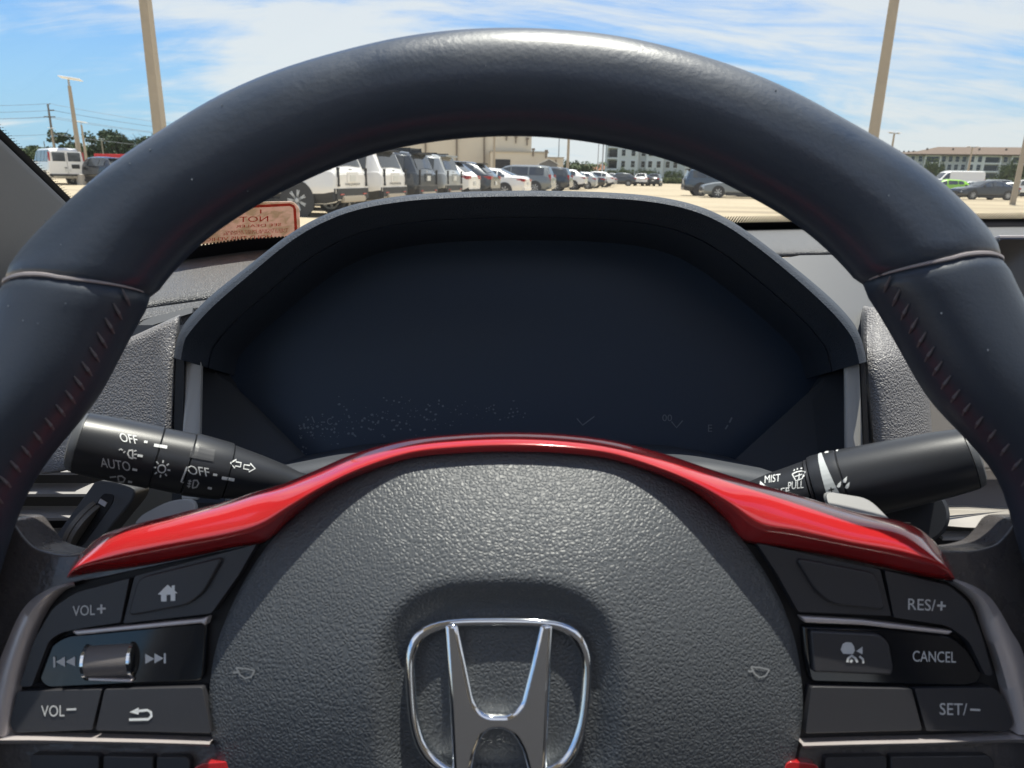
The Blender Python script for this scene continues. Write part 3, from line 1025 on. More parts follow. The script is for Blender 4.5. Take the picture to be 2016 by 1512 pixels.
def R_px(px, d): return px * d / FPX
lp0, lp1 = (146, 869, 0.292), (640, 966, 0.335)
q = lambda t: lp0[2] + (lp1[2] - lp0[2]) * t
def pr(*tr): return [(t, R_px(r, q(t))) for t, r in tr]
ls, lo, on_ls = stalk('black light switch stalk with OFF and AUTO printed in white, left of the red trim', 'light_stalk', lp0, lp1, None, [
    ('stalk_cap', m_cap, pr((-0.012, 40), (-0.006, 52), (0.012, 58), (0.022, 59))),
    ('light_knob', m_stalk, pr((0.022, 56), (0.024, 60.5), (0.15, 62), (0.296, 62), (0.300, 60))),
    ('knob_ring', m_stalk, pr((0.300, 58), (0.303, 60), (0.418, 60.5), (0.422, 58))),
    ('fog_ring', m_stalk, pr((0.422, 59), (0.425, 61.5), (0.44, 62), (0.555, 57.5), (0.575, 56), (0.578, 53))),
    ('stalk_arm', m_stalk, pr((0.578, 50), (0.582, 53), (0.70, 44), (0.80, 35), (0.87, 26), (1.1, 22)))], 'light stalk')
FINE.add(on_ls)
def lt(s, left, base, width, cap, slope=0.2, m=m_print, lean=0.0, par=None, nm='lettering'):
    return cdecal(nm, [text_px(s, left, base, width, cap, slope, lean)], on_ls, m, par or lo[1])
# zoomed photo coordinates (3.252x, from 0, 780)
Z1 = lambda x, y: (x / 3.2516, 780 + y / 3.2516)
lt('OFF', *Z1(774, 290), 112 / 3.25, 17, 0.17, par=lo[1], lean=-0.25)
cdecal('tick', [stroke_px([Z1(922, 292), Z1(944, 296)], 4.5), stroke_px([Z1(880, 378), Z1(914, 384)], 5), stroke_px([Z1(848, 466), Z1(878, 472)], 4.5), stroke_px([Z1(820, 544), Z1(846, 548)], 4)], on_ls, m_print, lo[1])
lt('AUTO', *Z1(648, 450), 190 / 3.25, 18, 0.15, m=m_print_dim, par=lo[1], lean=-0.15)
D_side = [stroke_px([Z1(*p) for p in ((850, 345), (826, 348), (818, 368), (828, 390), (850, 400))], 3), stroke_px([Z1(850, 345), Z1(850, 400)], 2.6),
          stroke_px([Z1(858, 352), Z1(874, 348)], 2.4), stroke_px([Z1(858, 372), Z1(876, 372)], 2.4), stroke_px([Z1(856, 392), Z1(874, 398)], 2.4),
          stroke_px([Z1(762, 345), Z1(775, 338), Z1(786, 346)], 2.4), stroke_px([Z1(790, 362), Z1(802, 352)], 2.4)]
cdecal('side_light_sign', D_side, on_ls, m_print_dim, lo[1])
cdecal('head_light_sign', [stroke_px([Z1(*p) for p in ((755, 510), (780, 508), (802, 525), (792, 545), (762, 548))], 3), stroke_px([Z1(755, 510), Z1(762, 548)], 2.6), stroke_px([Z1(704, 516), Z1(745, 512)], 2.6)], on_ls, m_print_dim, lo[1])
# ring: dash and lamp sign
cdecal('tick', [stroke_px([Z1(986, 314), Z1(1070, 328)], 6)], on_ls, m_print, lo[2])
cx, cy = Z1(1036, 464)
sh = [stroke_px(circle_px(cx, cy, 7.5, 7.5, 20), 2.6, True)]
for k in range(8):
    a = R(k * 45 + 10)
    sh.append(stroke_px([(cx + 11.5 * math.cos(a), cy + 11.5 * math.sin(a)), (cx + 17 * math.cos(a), cy + 17 * math.sin(a))], 2.8))
cdecal('lamp_sign', sh, on_ls, m_print, lo[2])
# fog ring
cdecal('bracket', [stroke_px([Z1(1212, 458), Z1(1196, 455), Z1(1160, 548), Z1(1182, 552)], 3.4)], on_ls, m_print, lo[3])
lt('OFF', *Z1(1208, 496), 138 / 3.25, 17.5, 0.15, par=lo[3], lean=-0.2)
cdecal('tick', [stroke_px([Z1(1364, 500), Z1(1390, 505)], 4.5), stroke_px([Z1(1330, 584), Z1(1356, 590)], 4.5)], on_ls, m_print, lo[3])
cdecal('fog_light_sign', [stroke_px([Z1(*p) for p in ((1240, 536), (1262, 538), (1272, 556), (1258, 580), (1232, 586))], 2.8), stroke_px([Z1(1240, 536), Z1(1232, 586)], 2.6),
                          stroke_px([Z1(1206, 540), Z1(1226, 544)], 2.3), stroke_px([Z1(1202, 556), Z1(1222, 560)], 2.3), stroke_px([Z1(1198, 572), Z1(1218, 576)], 2.3), stroke_px([Z1(1218, 532), Z1(1208, 584)], 1.8)], on_ls, m_print_dim, lo[3])
# raised pad of the fog switch
cdecal('switch_pad', [poly_px([Z1(1228, 318), Z1(1376, 345), Z1(1366, 420), Z1(1212, 392)])], lambda x, y: on_ls(x, y, 0.0004), mat('pad_grey', (0.06, 0.062, 0.068), 0.45), lo[3], True)
# arm: indicator arrows
def arrow_out(x0, y0, x1, y1, hw, sw):
    """outlined arrow from tail (x0,y0) to tip (x1,y1)"""
    a, b = Vector((x0, y0)), Vector((x1, y1))
    d = (b - a).normalized(); p = Vector((-d.y, d.x)); L = (b - a).length
    o = [a + p * sw, a + d * L * 0.5 + p * sw, a + d * L * 0.5 + p * hw, b, a + d * L * 0.5 - p * hw, a + d * L * 0.5 - p * sw, a - p * sw]
    return stroke_px([tuple(v) for v in o], 2.4, True)
cdecal('indicator_sign', [arrow_out(*Z1(1540, 440), *Z1(1474, 428), 8.5, 4), arrow_out(*Z1(1560, 452), *Z1(1632, 464), 8.5, 4)], on_ls, m_print, lo[4])
cdecal('tick', [stroke_px([Z1(1420, 522), Z1(1500, 536)], 6)], on_ls, m_print, lo[4])

rp0, rp1 = (1916, 901, 0.290), (1400, 1012, 0.335)
q = lambda t: rp0[2] + (rp1[2] - rp0[2]) * t
rs, ro_, on_rs = stalk('black wiper stalk with MIST and PULL printed in white, right of the red trim', 'wiper_stalk', rp0, rp1, None, [
    ('stalk_cap', m_cap, pr((-0.016, 46), (-0.010, 55), (0.004, 59), (0.012, 60))),
    ('stalk_barrel', m_stalk, pr((0.012, 57), (0.016, 61), (0.10, 65), (0.25, 68), (0.40, 70), (0.447, 70.5), (0.451, 68))),
    ('interval_ring', m_stalk, pr((0.451, 68), (0.455, 71), (0.47, 71.5), (0.548, 70), (0.561, 68), (0.563, 64))),
    ('ring_collar', mat('collar_plastic', (0.022, 0.023, 0.027), 0.4), pr((0.563, 60), (0.566, 64), (0.576, 64), (0.579, 60))),
    ('stalk_arm', m_stalk, pr((0.579, 58), (0.583, 62.5), (0.73, 53), (0.83, 44), (0.95, 36), (1.1, 30)))], 'wiper stalk')
FINE.add(on_rs)
Z3 = lambda x, y: (1400 + x / 3.2727, 780 + y / 3.2727)
def rt(s, left, base, width, cap, slope, par, lean=0.0):
    return cdecal('lettering', [text_px(s, left, base, width, cap, slope, lean)], on_rs, m_print, par)
rt('MIST', *Z3(346, 562), 100 / 3.27, 14.5, -0.13, ro_[4], 0.05)
rt('PULL', *Z3(496, 603), 100 / 3.27, 14.5, -0.12, ro_[4], 0.05)
rt('OFF', *Z3(392, 648), 112 / 3.27, 14.5, -0.13, ro_[4], 0.05)
cdecal('up_arrow', [poly_px([Z3(314, 575), Z3(318, 548), Z3(352, 578)])], on_rs, m_print, ro_[4])
cdecal('washer_sign', [stroke_px([Z3(*p) for p in ((524, 504), (552, 490), (584, 484), (606, 488), (588, 532), (566, 540), (546, 546), (524, 504))], 2.2), stroke_px([Z3(540, 520), Z3(588, 505)], 2),
                       stroke_px([Z3(534, 484), Z3(540, 474)], 2), stroke_px([Z3(556, 476), Z3(558, 466)], 2), stroke_px([Z3(578, 470), Z3(584, 464)], 2), stroke_px([Z3(566, 540), Z3(570, 500)], 2)], on_rs, m_print, ro_[4])
wedge = [Z3(700, 362), Z3(690, 380), Z3(692, 420), Z3(708, 500), Z3(726, 570), Z3(748, 642), Z3(828, 626), Z3(800, 575), Z3(770, 510), Z3(740, 440), Z3(718, 385), Z3(712, 364)]
cdecal('interval_wedge', [([wedge[k] for k in range(6)] + [wedge[11 - k] for k in range(6)], [(k, k + 1, 6 + k + 1, 6 + k) for k in range(5)])], on_rs, mat('pale_print', (0.50, 0.53, 0.54), 0.6), ro_[2])
cdecal('plus_sign', [stroke_px([Z3(756, 606), Z3(792, 598)], 2.6), stroke_px([Z3(772, 588), Z3(778, 618)], 2.6)], lambda x, y: on_rs(x, y, 0.0005), m_dark, ro_[2], True)
def drop(cx, cy, s):
    return poly_px([Z3(cx - 13 * s, cy + 10 * s), Z3(cx - 4 * s, cy + 18 * s), Z3(cx + 8 * s, cy + 14 * s), Z3(cx + 14 * s, cy), Z3(cx + 16 * s, cy - 26 * s), Z3(cx - 4 * s, cy - 8 * s)])
cdecal('drops_sign', [drop(822, 572, 1.0), drop(860, 542, 1.0), drop(876, 578, 1.0)], on_rs, m_print, ro_[2])
cdecal('drops_sign', [drop(812, 348, 0.6), poly_px([Z3(730, 360), Z3(756, 356), Z3(758, 366), Z3(734, 370)])], on_rs, m_print_dim, ro_[2])

# ---- dashboard
dash = cthing('dashboard', 'dark grey dashboard with a deep hooded instrument binnacle behind the wheel', 'dashboard', U(1020, 800, 0.5))
HC = (1024.0, 905.0)
hood_px = [(341, 704), (345, 680), (354, 655), (402, 600), (480, 532), (556, 470), (622, 430), (700, 401), (800, 384), (900, 377.5), (1000, 375), (1080, 375), (1180, 377.5), (1280, 385),
           (1362, 401), (1430, 429), (1500, 476), (1580, 541), (1650, 606), (1690, 655), (1701, 684), (1707, 712)]
NH = 110
hp = catmull(hood_px, NH)
def inset(p, k): return (HC[0] + (p[0] - HC[0]) * k, HC[1] + (p[1] - HC[1]) * k)
def hdepth(p):                                                       # the hood's lip leans away at the sides
    return 0.405 + 0.02 * smooth01(400, 760, p[1])
rows3 = []
lip = [U(p.x, p.y, hdepth(p)) for p in hp]
rowsh = []
rowsh.append([v + Vector((v.x / v.y * 0.24, 0.30, -0.055)) for v in lip])
rowsh.append([v + Vector((v.x / v.y * 0.098, 0.12, -0.014)) for v in lip])
rowsh.append([v + Vector((v.x / v.y * 0.028, 0.035, -0.002)) for v in lip])
rowsh.append([U(*inset(p, 0.999), hdepth(p) + 0.008) for p in hp])
rowsh.append([U(*inset(p, 0.991), hdepth(p) + 0.001) for p in hp])
rowsh.append([U(*inset(p, 0.978), hdepth(p) - 0.001) for p in hp])
rowsh.append([U(*inset(p, 0.964), hdepth(p) + 0.003) for p in hp])
rowsh.append([U(*inset(p, 0.945), hdepth(p) + 0.012) for p in hp])
rowsh.append([U(*inset(p, 0.905), hdepth(p) + 0.022) for p in hp])
rowsh.append([U(*inset(p, 0.900), hdepth(p) + 0.0245) for p in hp])
rowsh.append([U(*inset(p, 0.896), hdepth(p) + 0.0235) for p in hp])
rowsh.append([U(*inset(p, 0.86), hdepth(p) + 0.055) for p in hp])
rowsh.append([U(*inset(p, 0.80), 0.515) for p in hp])
vs = [v for r in rowsh for v in r]
fs = [(i * NH + k, i * NH + k + 1, (i + 1) * NH + k + 1, (i + 1) * NH + k) for i in range(len(rowsh) - 1) for k in range(NH - 1)]
bb = BASE['dashboard']
hood = link('instrument_hood', mesh_from('instrument_hood', [v - bb for v in vs], fs, m_hood, True, 50), dash)
# display: one dark glass with rounded lower corners
disp_px = rounded([(372, 640), (600, 460), (800, 400), (1024, 392), (1250, 400), (1450, 460), (1680, 650), (1668, 705), (1545, 872), (1500, 902), (1420, 909), (1024, 912), (640, 908), (560, 888), (395, 700)], [20, 40, 40, 40, 40, 40, 20, 20, 50, 40, 20, 4, 30, 50, 20], 4)
disp = slab('instrument_display', disp_px, 0.50, 0.01, m_screen, dash)
Dp = lambda x, y: U(x, y, 0.4996)
cdecal('gauge_mark', [text_px('C', 644, 836, 9, 13), stroke_px([(632, 831), (640, 831)], 2), stroke_px([(614, 820), (619, 832)], 2)], Dp, m_ghost, disp)
cdecal('gauge_mark', [text_px('00', 1304, 829, 19, 13), stroke_px([(1322, 830), (1332, 842), (1344, 828)], 2.2)], Dp, m_ghost, disp)
cdecal('gauge_mark', [stroke_px([(1136, 824), (1147, 837), (1170, 820)], 2.2)], Dp, m_ghost, disp)
cdecal('gauge_mark', [text_px('E', 1394, 850, 8, 14), stroke_px([(1428, 845), (1433, 837)], 3), stroke_px([(1436, 832), (1441, 822)], 3.4)], Dp, m_ghost, disp)
rng = random.Random(11)
shp = []
while len(shp) < 210:
    t = rng.random() ** 1.25
    x = 585 + 460 * t
    yc_ = 858 - 60 * math.sin(min(t, 1) * 2.2) * 0.75
    y = rng.gauss(yc_, 20)
    lim = 905 - (x - 560) * 0.16
    if y > lim or y < 780: continue
    s_ = rng.choice([1.0, 1.2, 1.6, 2.0, 2.8, 3.2]) * (0.7 if x > 880 else 1)
    a = rng.random() * 6.28
    shp.append(poly_px([(x + s_ * rng.uniform(.6, 1.2) * math.cos(a + k * 1.257), y + s_ * rng.uniform(.5, 1.1) * math.sin(a + k * 1.257)) for k in range(5)]))
tag(cdecal('dust_specks', shp, Dp, m_dust, disp), kind='stuff')
# surround below the display, posts and pads beside it
bez_l = [(360, 690), (404, 706), (470, 790), (555, 884), (600, 906), (650, 914), (650, 990), (352, 990)]
slab('cluster_bezel', bez_l, [0.462, 0.472, 0.488, 0.498, 0.498, 0.498, 0.452, 0.445], 0.02, m_bezel, dash)
bez_r = [(1704, 694), (1716, 990), (1380, 990), (1380, 914), (1430, 909), (1505, 902), (1548, 874), (1640, 738)]
slab('cluster_bezel', bez_r, [0.462, 0.445, 0.452, 0.498, 0.498, 0.498, 0.498, 0.470], 0.02, m_bezel, dash)
for sx, pts in ((1, [(364, 690), (394, 690), (394, 716), (391, 860), (391, 985), (356, 985), (358, 854)]), (-1, [(1665, 716), (1665, 692), (1690, 692), (1695, 724), (1706, 876), (1712, 985), (1667, 985)])):
    slab('cluster_post', pts, [0.440 if p[1] < 740 else 0.432 for p in pts], 0.004, m_post, dash, 0.0015)
# pebbled pads: left flat panel runs into a rounded column
rows = []
for t in (0.0, 0.06, 0.14, 0.26, 0.42, 0.6, 0.8, 1.0):
    f = smooth01(0.05, 0.35, t)                                      # the column grows out of the flat panel
    cols = [(60, 0.470), (160, 0.453), (250, 0.443), (296, 0.4395), (310, 0.4385 + 0.001 * f), (320, 0.4375 - 0.004 * f), (332, 0.4365 - 0.0065 * f), (346, 0.4360 - 0.003 * f), (352, 0.4355 + 0.008 * f), (356, 0.48)]
    rows.append([])
    for x, d in cols:
        yt = 661 - (x - 263) * 0.457
        yb = 880 + max(0, 300 - x) * 0.28
        rows[-1].append((x - (0.045 * max(yt + (yb - yt) * t - 690, 0) if x > 280 else 0), yt + (yb - yt) * t, d))
rows.insert(0, [(x, y - 1, d + 0.03) for x, y, d in rows[0]])
grid('side_pad', rows, m_pad, dash, 0.004, 1)
slab('gap_shade', [(347, 684), (363, 684), (357, 990), (338, 990)], 0.4335, 0.002, m_dark, dash)  # black strips stand in for the shade in the gaps beside the posts
slab('gap_shade', [(1694, 702), (1703, 704), (1716, 990), (1706, 990)], 0.4290, 0.002, m_dark, dash)
# right column
rows = []
for y in [600, 640, 670, 700, 740, 790, 880, 990]:
    xl = 1697 + 0.08 * max(y - 700, 0)
    rows.append([(x_, y_, d_ + 0.035 * (1 - smooth01(600, 715, y))) for x_, y_, d_ in ((xl - 4, y, 0.49), (xl, y, 0.445), (xl + 6, y, 0.432), (xl + 34, y, 0.427), (xl + 66, y, 0.430), (xl + 96, y, 0.438), (xl + 124, y + 6, 0.450), (xl + 130, y + 6, 0.50))])
grid('side_pad', rows, m_pad, dash, 0.004, 1)
slab('side_fascia', [(1530, 508), (1572, 504), (1668, 500), (1760, 560), (1830, 690), (1850, 720), (1770, 712), (1705, 690), (1640, 620)], [0.55, 0.55, 0.56, 0.52, 0.50, 0.50, 0.50, 0.50, 0.50], 0.006, mat('fascia_grey', (0.115, 0.12, 0.128), 0.45, bump=('noise', 2400, 0.1, 0.0002)), dash, 0.003)
slab('side_trim', [(1800, 760), (2640, 760), (2640, 925), (1838, 925)], 0.50, 0.01, mat('pale_trim', (0.42, 0.38, 0.33), 0.5), dash, 0.002)
# top of the dash: one profile swept along the windscreen base
def dash_row(pts):
    return catmull(pts, 26)
base_px = [(-60, 552, 0.66), (140, 532, 0.70), (260, 518, 0.74), (400, 499, 0.80), (530, 483, 0.86), (1000, 460, 1.05), (1500, 447, 1.12), (2016, 440, 1.12), (2700, 442, 1.0)]
base3 = [U(*p) for p in base_px]
top_a = [v + Vector((0, 0.02, -0.004)) for v in base3]
def row_at(pts): return [U(*p) for p in pts]
row_b = row_at([(-60, 625, 0.56), (140, 614, 0.58), (250, 606, 0.60), (298, 593, 0.615), (412, 577, 0.63), (1000, 520, 0.72), (1546, 493, 0.78), (1620, 490, 0.785), (2100, 486, 0.80)])
row_c = [v + Vector((0, 0.006, -0.008)) for v in row_b]
row_d = row_at([(-60, 642, 0.545), (140, 632, 0.565), (240, 622, 0.585), (290, 607, 0.60), (412, 590, 0.615), (1000, 540, 0.70), (1560, 511, 0.76), (1640, 509, 0.765), (2100, 506, 0.78)])
for nm, rws, m, sub in (('dash_top', [top_a, [a.lerp(b, 0.35) + Vector((0, 0, 0.002)) for a, b in zip(top_a, row_b)], [a.lerp(b, 0.8) + Vector((0, 0, 0.004)) for a, b in zip(top_a, row_b)], row_b, row_c], m_dash, 2),):
    n = len(rws[0])
    vs = [v - bb for r in rws for v in r]
    fs = [(i * n + k, (i + 1) * n + k, (i + 1) * n + k + 1, i * n + k + 1) for i in range(len(rws) - 1) for k in range(n - 1)]
    subsurf(link(nm, mesh_from(nm, vs, fs, m, True), dash), sub)
groove = [[v + Vector((0, 0.01, -0.012)) for v in row_b], [v + Vector((0, 0.004, -0.008)) for v in row_d]]
n = len(row_b)
link('dash_groove', mesh_from('dash_groove', [v - bb for r in groove for v in r], [(k, n + k, n + k + 1, k + 1) for k in range(n - 1)], m_dark), dash)
row_e = row_at([(-60, 675, 0.53), (140, 660, 0.55), (240, 646, 0.565), (284, 628, 0.58), (376, 606, 0.595), (1000, 600, 0.66), (1560, 560, 0.70), (1640, 560, 0.70), (2100, 560, 0.72)])
row_f = [v + Vector((0, -0.005, -0.03)) for v in row_e]
rws = [[v + Vector((0, 0.004, -0.012)) for v in row_d], [v for v in row_d], [a.lerp(b, 0.5) + Vector((0, 0, 0.001)) for a, b in zip(row_d, row_e)], row_e, row_f]
link('dash_ledge', mesh_from('dash_ledge', [v - bb for r in rws for v in r], [(i * n + k, (i + 1) * n + k, (i + 1) * n + k + 1, i * n + k + 1) for i in range(4) for k in range(n - 1)], m_dash, True, 40), dash)
slab('defroster_slot', [(230, 652), (300, 624), (380, 604), (378, 616), (300, 640), (240, 664)], [0.572, 0.582, 0.596, 0.59, 0.578, 0.568], 0.004, m_bezel, dash)
# lower carrier panel behind everything
slab('lower_panel', [(-500, 640), (440, 640), (440, 990), (1620, 990), (1620, 600), (2600, 600), (2600, 2200), (-500, 2200)], 0.56, 0.02, m_bezel, dash)
slab('column_cover', rounded([(430, 950), (640, 908), (1024, 900), (1400, 912), (1600, 950), (1560, 1500), (470, 1500)], 40), 0.375, 0.12, m_bezel, dash, 0.008)
# left air vent
vent = slab('air_vent', rounded([(-60, 905), (180, 905), (180, 1110), (-60, 1110)], 12), 0.525, 0.012, m_dark, dash)
for (x0, x1, y) in ((10, 150, 932), (0, 200, 975), (-10, 190, 1022), (0, 160, 1067)):
    mb = MB()
    mb.v, mb.f = [], []
    a, b = U(x0 - 40, y, 0.498), U(x1, y, 0.498)
    sec = [(0.0, 0.0010), (0.0006, -0.0014), (0.022, -0.0044), (0.022, -0.0008), (0.003, 0.0022)]
    fwd = Vector((0, 1, 0)); upv = Vector((0, 0, 1))
    vs = [p + fwd * s_[0] + upv * s_[1] for p in (a, b) for s_ in sec]
    k = len(sec)
    fs = [tuple(range(k)), tuple(range(2 * k - 1, k - 1, -1))] + [(i, (i + 1) % k, k + (i + 1) % k, k + i) for i in range(k)]
    cpart('slat', vs, fs, m_vent, vent)
plate = slab('vent_plate', rounded([(186, 948), (222, 951), (268, 962), (262, 985), (207, 1052), (160, 1100), (94, 1100), (98, 1070)], [6, 4, 12, 16, 10, 6, 6, 6]), 0.482, 0.02, mat('vent_plate_grey', (0.085, 0.09, 0.10), 0.5), dash, 0.0015)
slab('wheel_slot', rounded([(204, 971), (224, 974), (222, 990), (165, 1072), (148, 1082), (138, 1074), (160, 1030)], 6), 0.4815, 0.001, m_dark, plate)
c0 = U(178, 1030, 0.4915)
axd = (U(200, 1040, 0.5) - U(160, 1014, 0.5)).normalized()
mb = MB(); mb.lathe(c0 - axd * 0.0035, axd, [(0, 0.0195), (0.0004, 0.0206), (0.0032, 0.0206), (0.0036, 0.0198), (0.0042, 0.0198), (0.0046, 0.0206), (0.0068, 0.0206), (0.0072, 0.0195)], 56)
cmb(mb, 'thumb_wheel', m_rubber, plate)
slab('wheel_mark', [(197, 982), (210, 990), (206, 998), (193, 990)], 0.4700, 0.001, m_silver, plate)
slab('vent_clip', [(133, 1068), (150, 1079), (147, 1085), (130, 1074)], 0.4795, 0.002, m_silver, plate)
# right vent with its metal bar
slab('vent_bar', [(1776, 1030), (1800, 1026), (1828, 1018), (1850, 1001), (1910, 1000), (1978, 1004), (2640, 1010), (2640, 1046), (1985, 1043), (1900, 1040)], [0.49, 0.49, 0.49, 0.50, 0.50, 0.50, 0.50, 0.485, 0.485, 0.485], 0.012, mat('bar_metal', (0.40, 0.37, 0.33), 0.34, metal=0.5), dash, 0.003)
slab('vent_upper', [(1790, 926), (2640, 926), (2640, 1003), (1800, 1003)], [0.52, 0.52, 0.51, 0.51], 0.01, mat('vent_brown', (0.11, 0.10, 0.10), 0.4), dash)
vr = slab('air_vent', [(1780, 1046), (2640, 1048), (2640, 1160), (1800, 1160)], 0.515, 0.02, m_dark, dash)
mb = MB(); mb.bar(U(1848, 1054, 0.495), U(2620, 1060, 0.495), 0.010, 0.0022); cmb(mb, 'slat', m_vent, vr)
mb = MB(); mb.lathe(U(1800, 1010, 0.50), U(1800, 1010, 0.49) - U(1800, 1010, 0.50), [(0, 0.02), (0.01, 0.021), (0.012, 0.019)], 30); cmb(mb, 'vent_knob', m_stalk, vr)
# centre screen on top of the dash
scr = cthing('centre_screen', 'black centre touch screen standing on the dash at the right edge', 'screen', U(2050, 520, 0.62))
slab('screen_body', rounded([(1962, 468), (2420, 468), (2420, 760), (1980, 760)], [14, 8, 8, 8]), 0.62, 0.014, m_gloss, scr, 0.0015)
slab('screen_edge', [(1968, 463), (2420, 463), (2420, 469), (1968, 469)], 0.621, 0.010, m_silver, scr, 0.0006)

# ---- windscreen
ws = cthing('windshield', 'raked windshield glass with a black dotted border along its base', 'windshield', base3[4])
hdr_pt = [(-0.346, 0.05, 0.350), (-0.33, 0.06, 0.362), (-0.28, 0.07, 0.370), (-0.22, 0.08, 0.375), (-0.12, 0.09, 0.380), (0.12, 0.10, 0.384), (0.45, 0.10, 0.384), (0.75, 0.08, 0.38), (1.05, 0.04, 0.35)]
WB = catmull([tuple(v) for v in base3[2:]] , 40)
WH = catmull(hdr_pt[0:1] + hdr_pt[2:], 40)
WR = 14
def ws_pt(i, j, off=0.0):
    a, b = WB[i], WH[i]
    t = j / WR
    return a.lerp(b, t) + Vector((0, 0.35, 0.94)) * (0.035 * math.sin(math.pi * t) * smooth01(0, 8, min(i, 39 - i)) + off)
vs = [ws_pt(i, j) for j in range(WR + 1) for i in range(40)]
fs = [(j * 40 + i, j * 40 + i + 1, (j + 1) * 40 + i + 1, (j + 1) * 40 + i) for j in range(WR) for i in range(39)]
wb0 = BASE['windshield']
pane = link('glass_pane', mesh_from('glass_pane', [v - wb0 for v in vs], fs, m_wind), ws)
ws_bvh = BVHTree.FromPolygons([tuple(v) for v in vs], fs)
def on_ws(px, py, lift=0.0008):
    return on_bvh(ws_bvh, EYE0, ray(px, py).normalized(), lift)
# black ceramic band: base and left pillar side
def band(i0, i1, w_fn):
    vs, fs = [], []
    for i in range(i0, i1):
        a = ws_pt(i, 0, -0.001); up = (ws_pt(i, 1, -0.001) - a).normalized()
        vs += [a - up * 0.02, a + up * w_fn(i)]
    n = i1 - i0
    return vs, [(2 * k, 2 * k + 2, 2 * k + 3, 2 * k + 1) for k in range(n - 1)]
vs1, fs1 = band(0, 40, lambda i: 0.020)
cpart('ceramic_band', vs1, fs1, m_frit, ws)
vs2, fs2 = [], []
for j in range(WR + 1):
    a, b = ws_pt(0, j, -0.001), ws_pt(1, j, -0.001)
    d = (b - a).normalized()
    vs2 += [a - d * 0.02, a + d * 0.0055]
fs2 = [(2 * k, 2 * k + 1, 2 * k + 3, 2 * k + 2) for k in range(WR)]
cpart('ceramic_band', vs2, fs2, m_frit, ws)
dots = MB()
acc = 0.0
WBf = catmull([tuple(ws_pt(i, 0, -0.0012)) for i in range(40)], 400)
upn = [(ws_pt(i, 1, -0.0012) - ws_pt(i, 0, -0.0012)).normalized() for i in range(40)]
for k in range(1, 399):                                              # stripes that thin out above the base band
    p = WBf[k]; u_ = upn[min(39, int(k / 400 * 40))]
    t_ = (WBf[k + 1] - WBf[k - 1]).normalized()
    for r_, w_, l_ in (((0.0200, 0.0016, 0.0062), (0.0262, 0.0014, 0.006), (0.0322, 0.0011, 0.006), (0.038, 0.0008, 0.004)) if k > 108 else ((0.0200, 0.0014, 0.0030),)):
        a = p + u_ * r_; b = p + u_ * (r_ + l_) + t_ * 0.001
        dots.add([a - t_ * w_, a + t_ * w_, b + t_ * w_, b - t_ * w_], [(0, 1, 2, 3)])
LP = catmull([tuple(ws_pt(0, j, -0.0012)) for j in range(WR + 1)], 250)
dn = (ws_pt(1, 6, -0.0012) - ws_pt(0, 6, -0.0012)).normalized()
for k in range(2, 248):
    p = LP[k]; t_ = (LP[k + 1] - LP[k - 1]).normalized()
    for r_, w_ in ((0.0060, 0.0006), (0.0077, 0.0004)):
        a = p + dn * r_
        dots.add([a - t_ * w_, a + dn * w_ * 1.6, a + t_ * w_, a - dn * w_ * 1.6], [(0, 1, 2, 3)])
tag(cmb(dots, 'ceramic_dots', m_frit, ws), kind='stuff')
# dealer sticker on the outside of the glass, read from behind
st = cthing('window_sticker', 'weathered red-bordered dealer sticker on the windshield with mirrored red lettering', 'sticker', on_ws(500, 440))
m_paper = translucent('sticker_paper', (0.52, 0.43, 0.39), (0.66, 0.50, 0.43), 0.62, var=(70, (0.80, 0.84, 0.76)))
m_ink = translucent('sticker_ink', (0.36, 0.05, 0.04), (0.62, 0.10, 0.075), 0.6)
s_px = rounded([(350, 402), (578, 397), (590, 410), (592, 470), (350, 484)], [10, 14, 14, 6, 6], 4)
mid = []
def patch(poly, nx=10, ny=8):
    xs = [p[0] for p in poly]; ys = [p[1] for p in poly]
    return poly_px(poly)
out_v = [on_ws(x, y, -0.0006) for x, y in s_px]
n = len(out_v)
v2, f2 = finer(*poly_px(s_px), 14.0)
A_ = [on_ws(x, y, -0.0005) for x, y in v2]
B_ = [on_ws(x, y, -0.0009) for x, y in v2]
n = len(A_)
cpart('sheet', A_ + B_, f2 + [tuple(i + n for i in f[::-1]) for f in f2], m_paper, st, smooth=False, fix=False)
on_st = lambda x, y: on_ws(x, y, 0.0003)
cdecal('border', [stroke_px([(350, 410), (520, 405), (570, 402.5), (578, 406), (580, 412), (582, 445), (583, 478)], 5.5)], on_st, m_ink, st)
Z4 = lambda x, y: (400 + x / 9.164, 380 + y / 9.164)
def stx(s, xr, yb, width, cap, slope=-0.046):
    return cdecal('lettering', [text_px(s, *Z4(xr, yb), width / 9.164, cap / 9.164, slope, 0.0, True)], on_st, m_ink, st)
stx('NOT', 1172, 508, 520, 98, 0.03)
stx('I', 1050, 366, 26, 72, 0.03)
stx('SEE DEALER', 1406, 588, 815, 48, 0.045)
stx('THIS STICKER MUST REMAIN', 1535, 668, 1130, 36, 0.045)
stx('USED CAR BUYERS GUIDE BE', 1500, 706, 1140, 36, 0.045)
stx('HOLD THIS VEHICLE', 1238, 810, 1340, 62, 0.05)

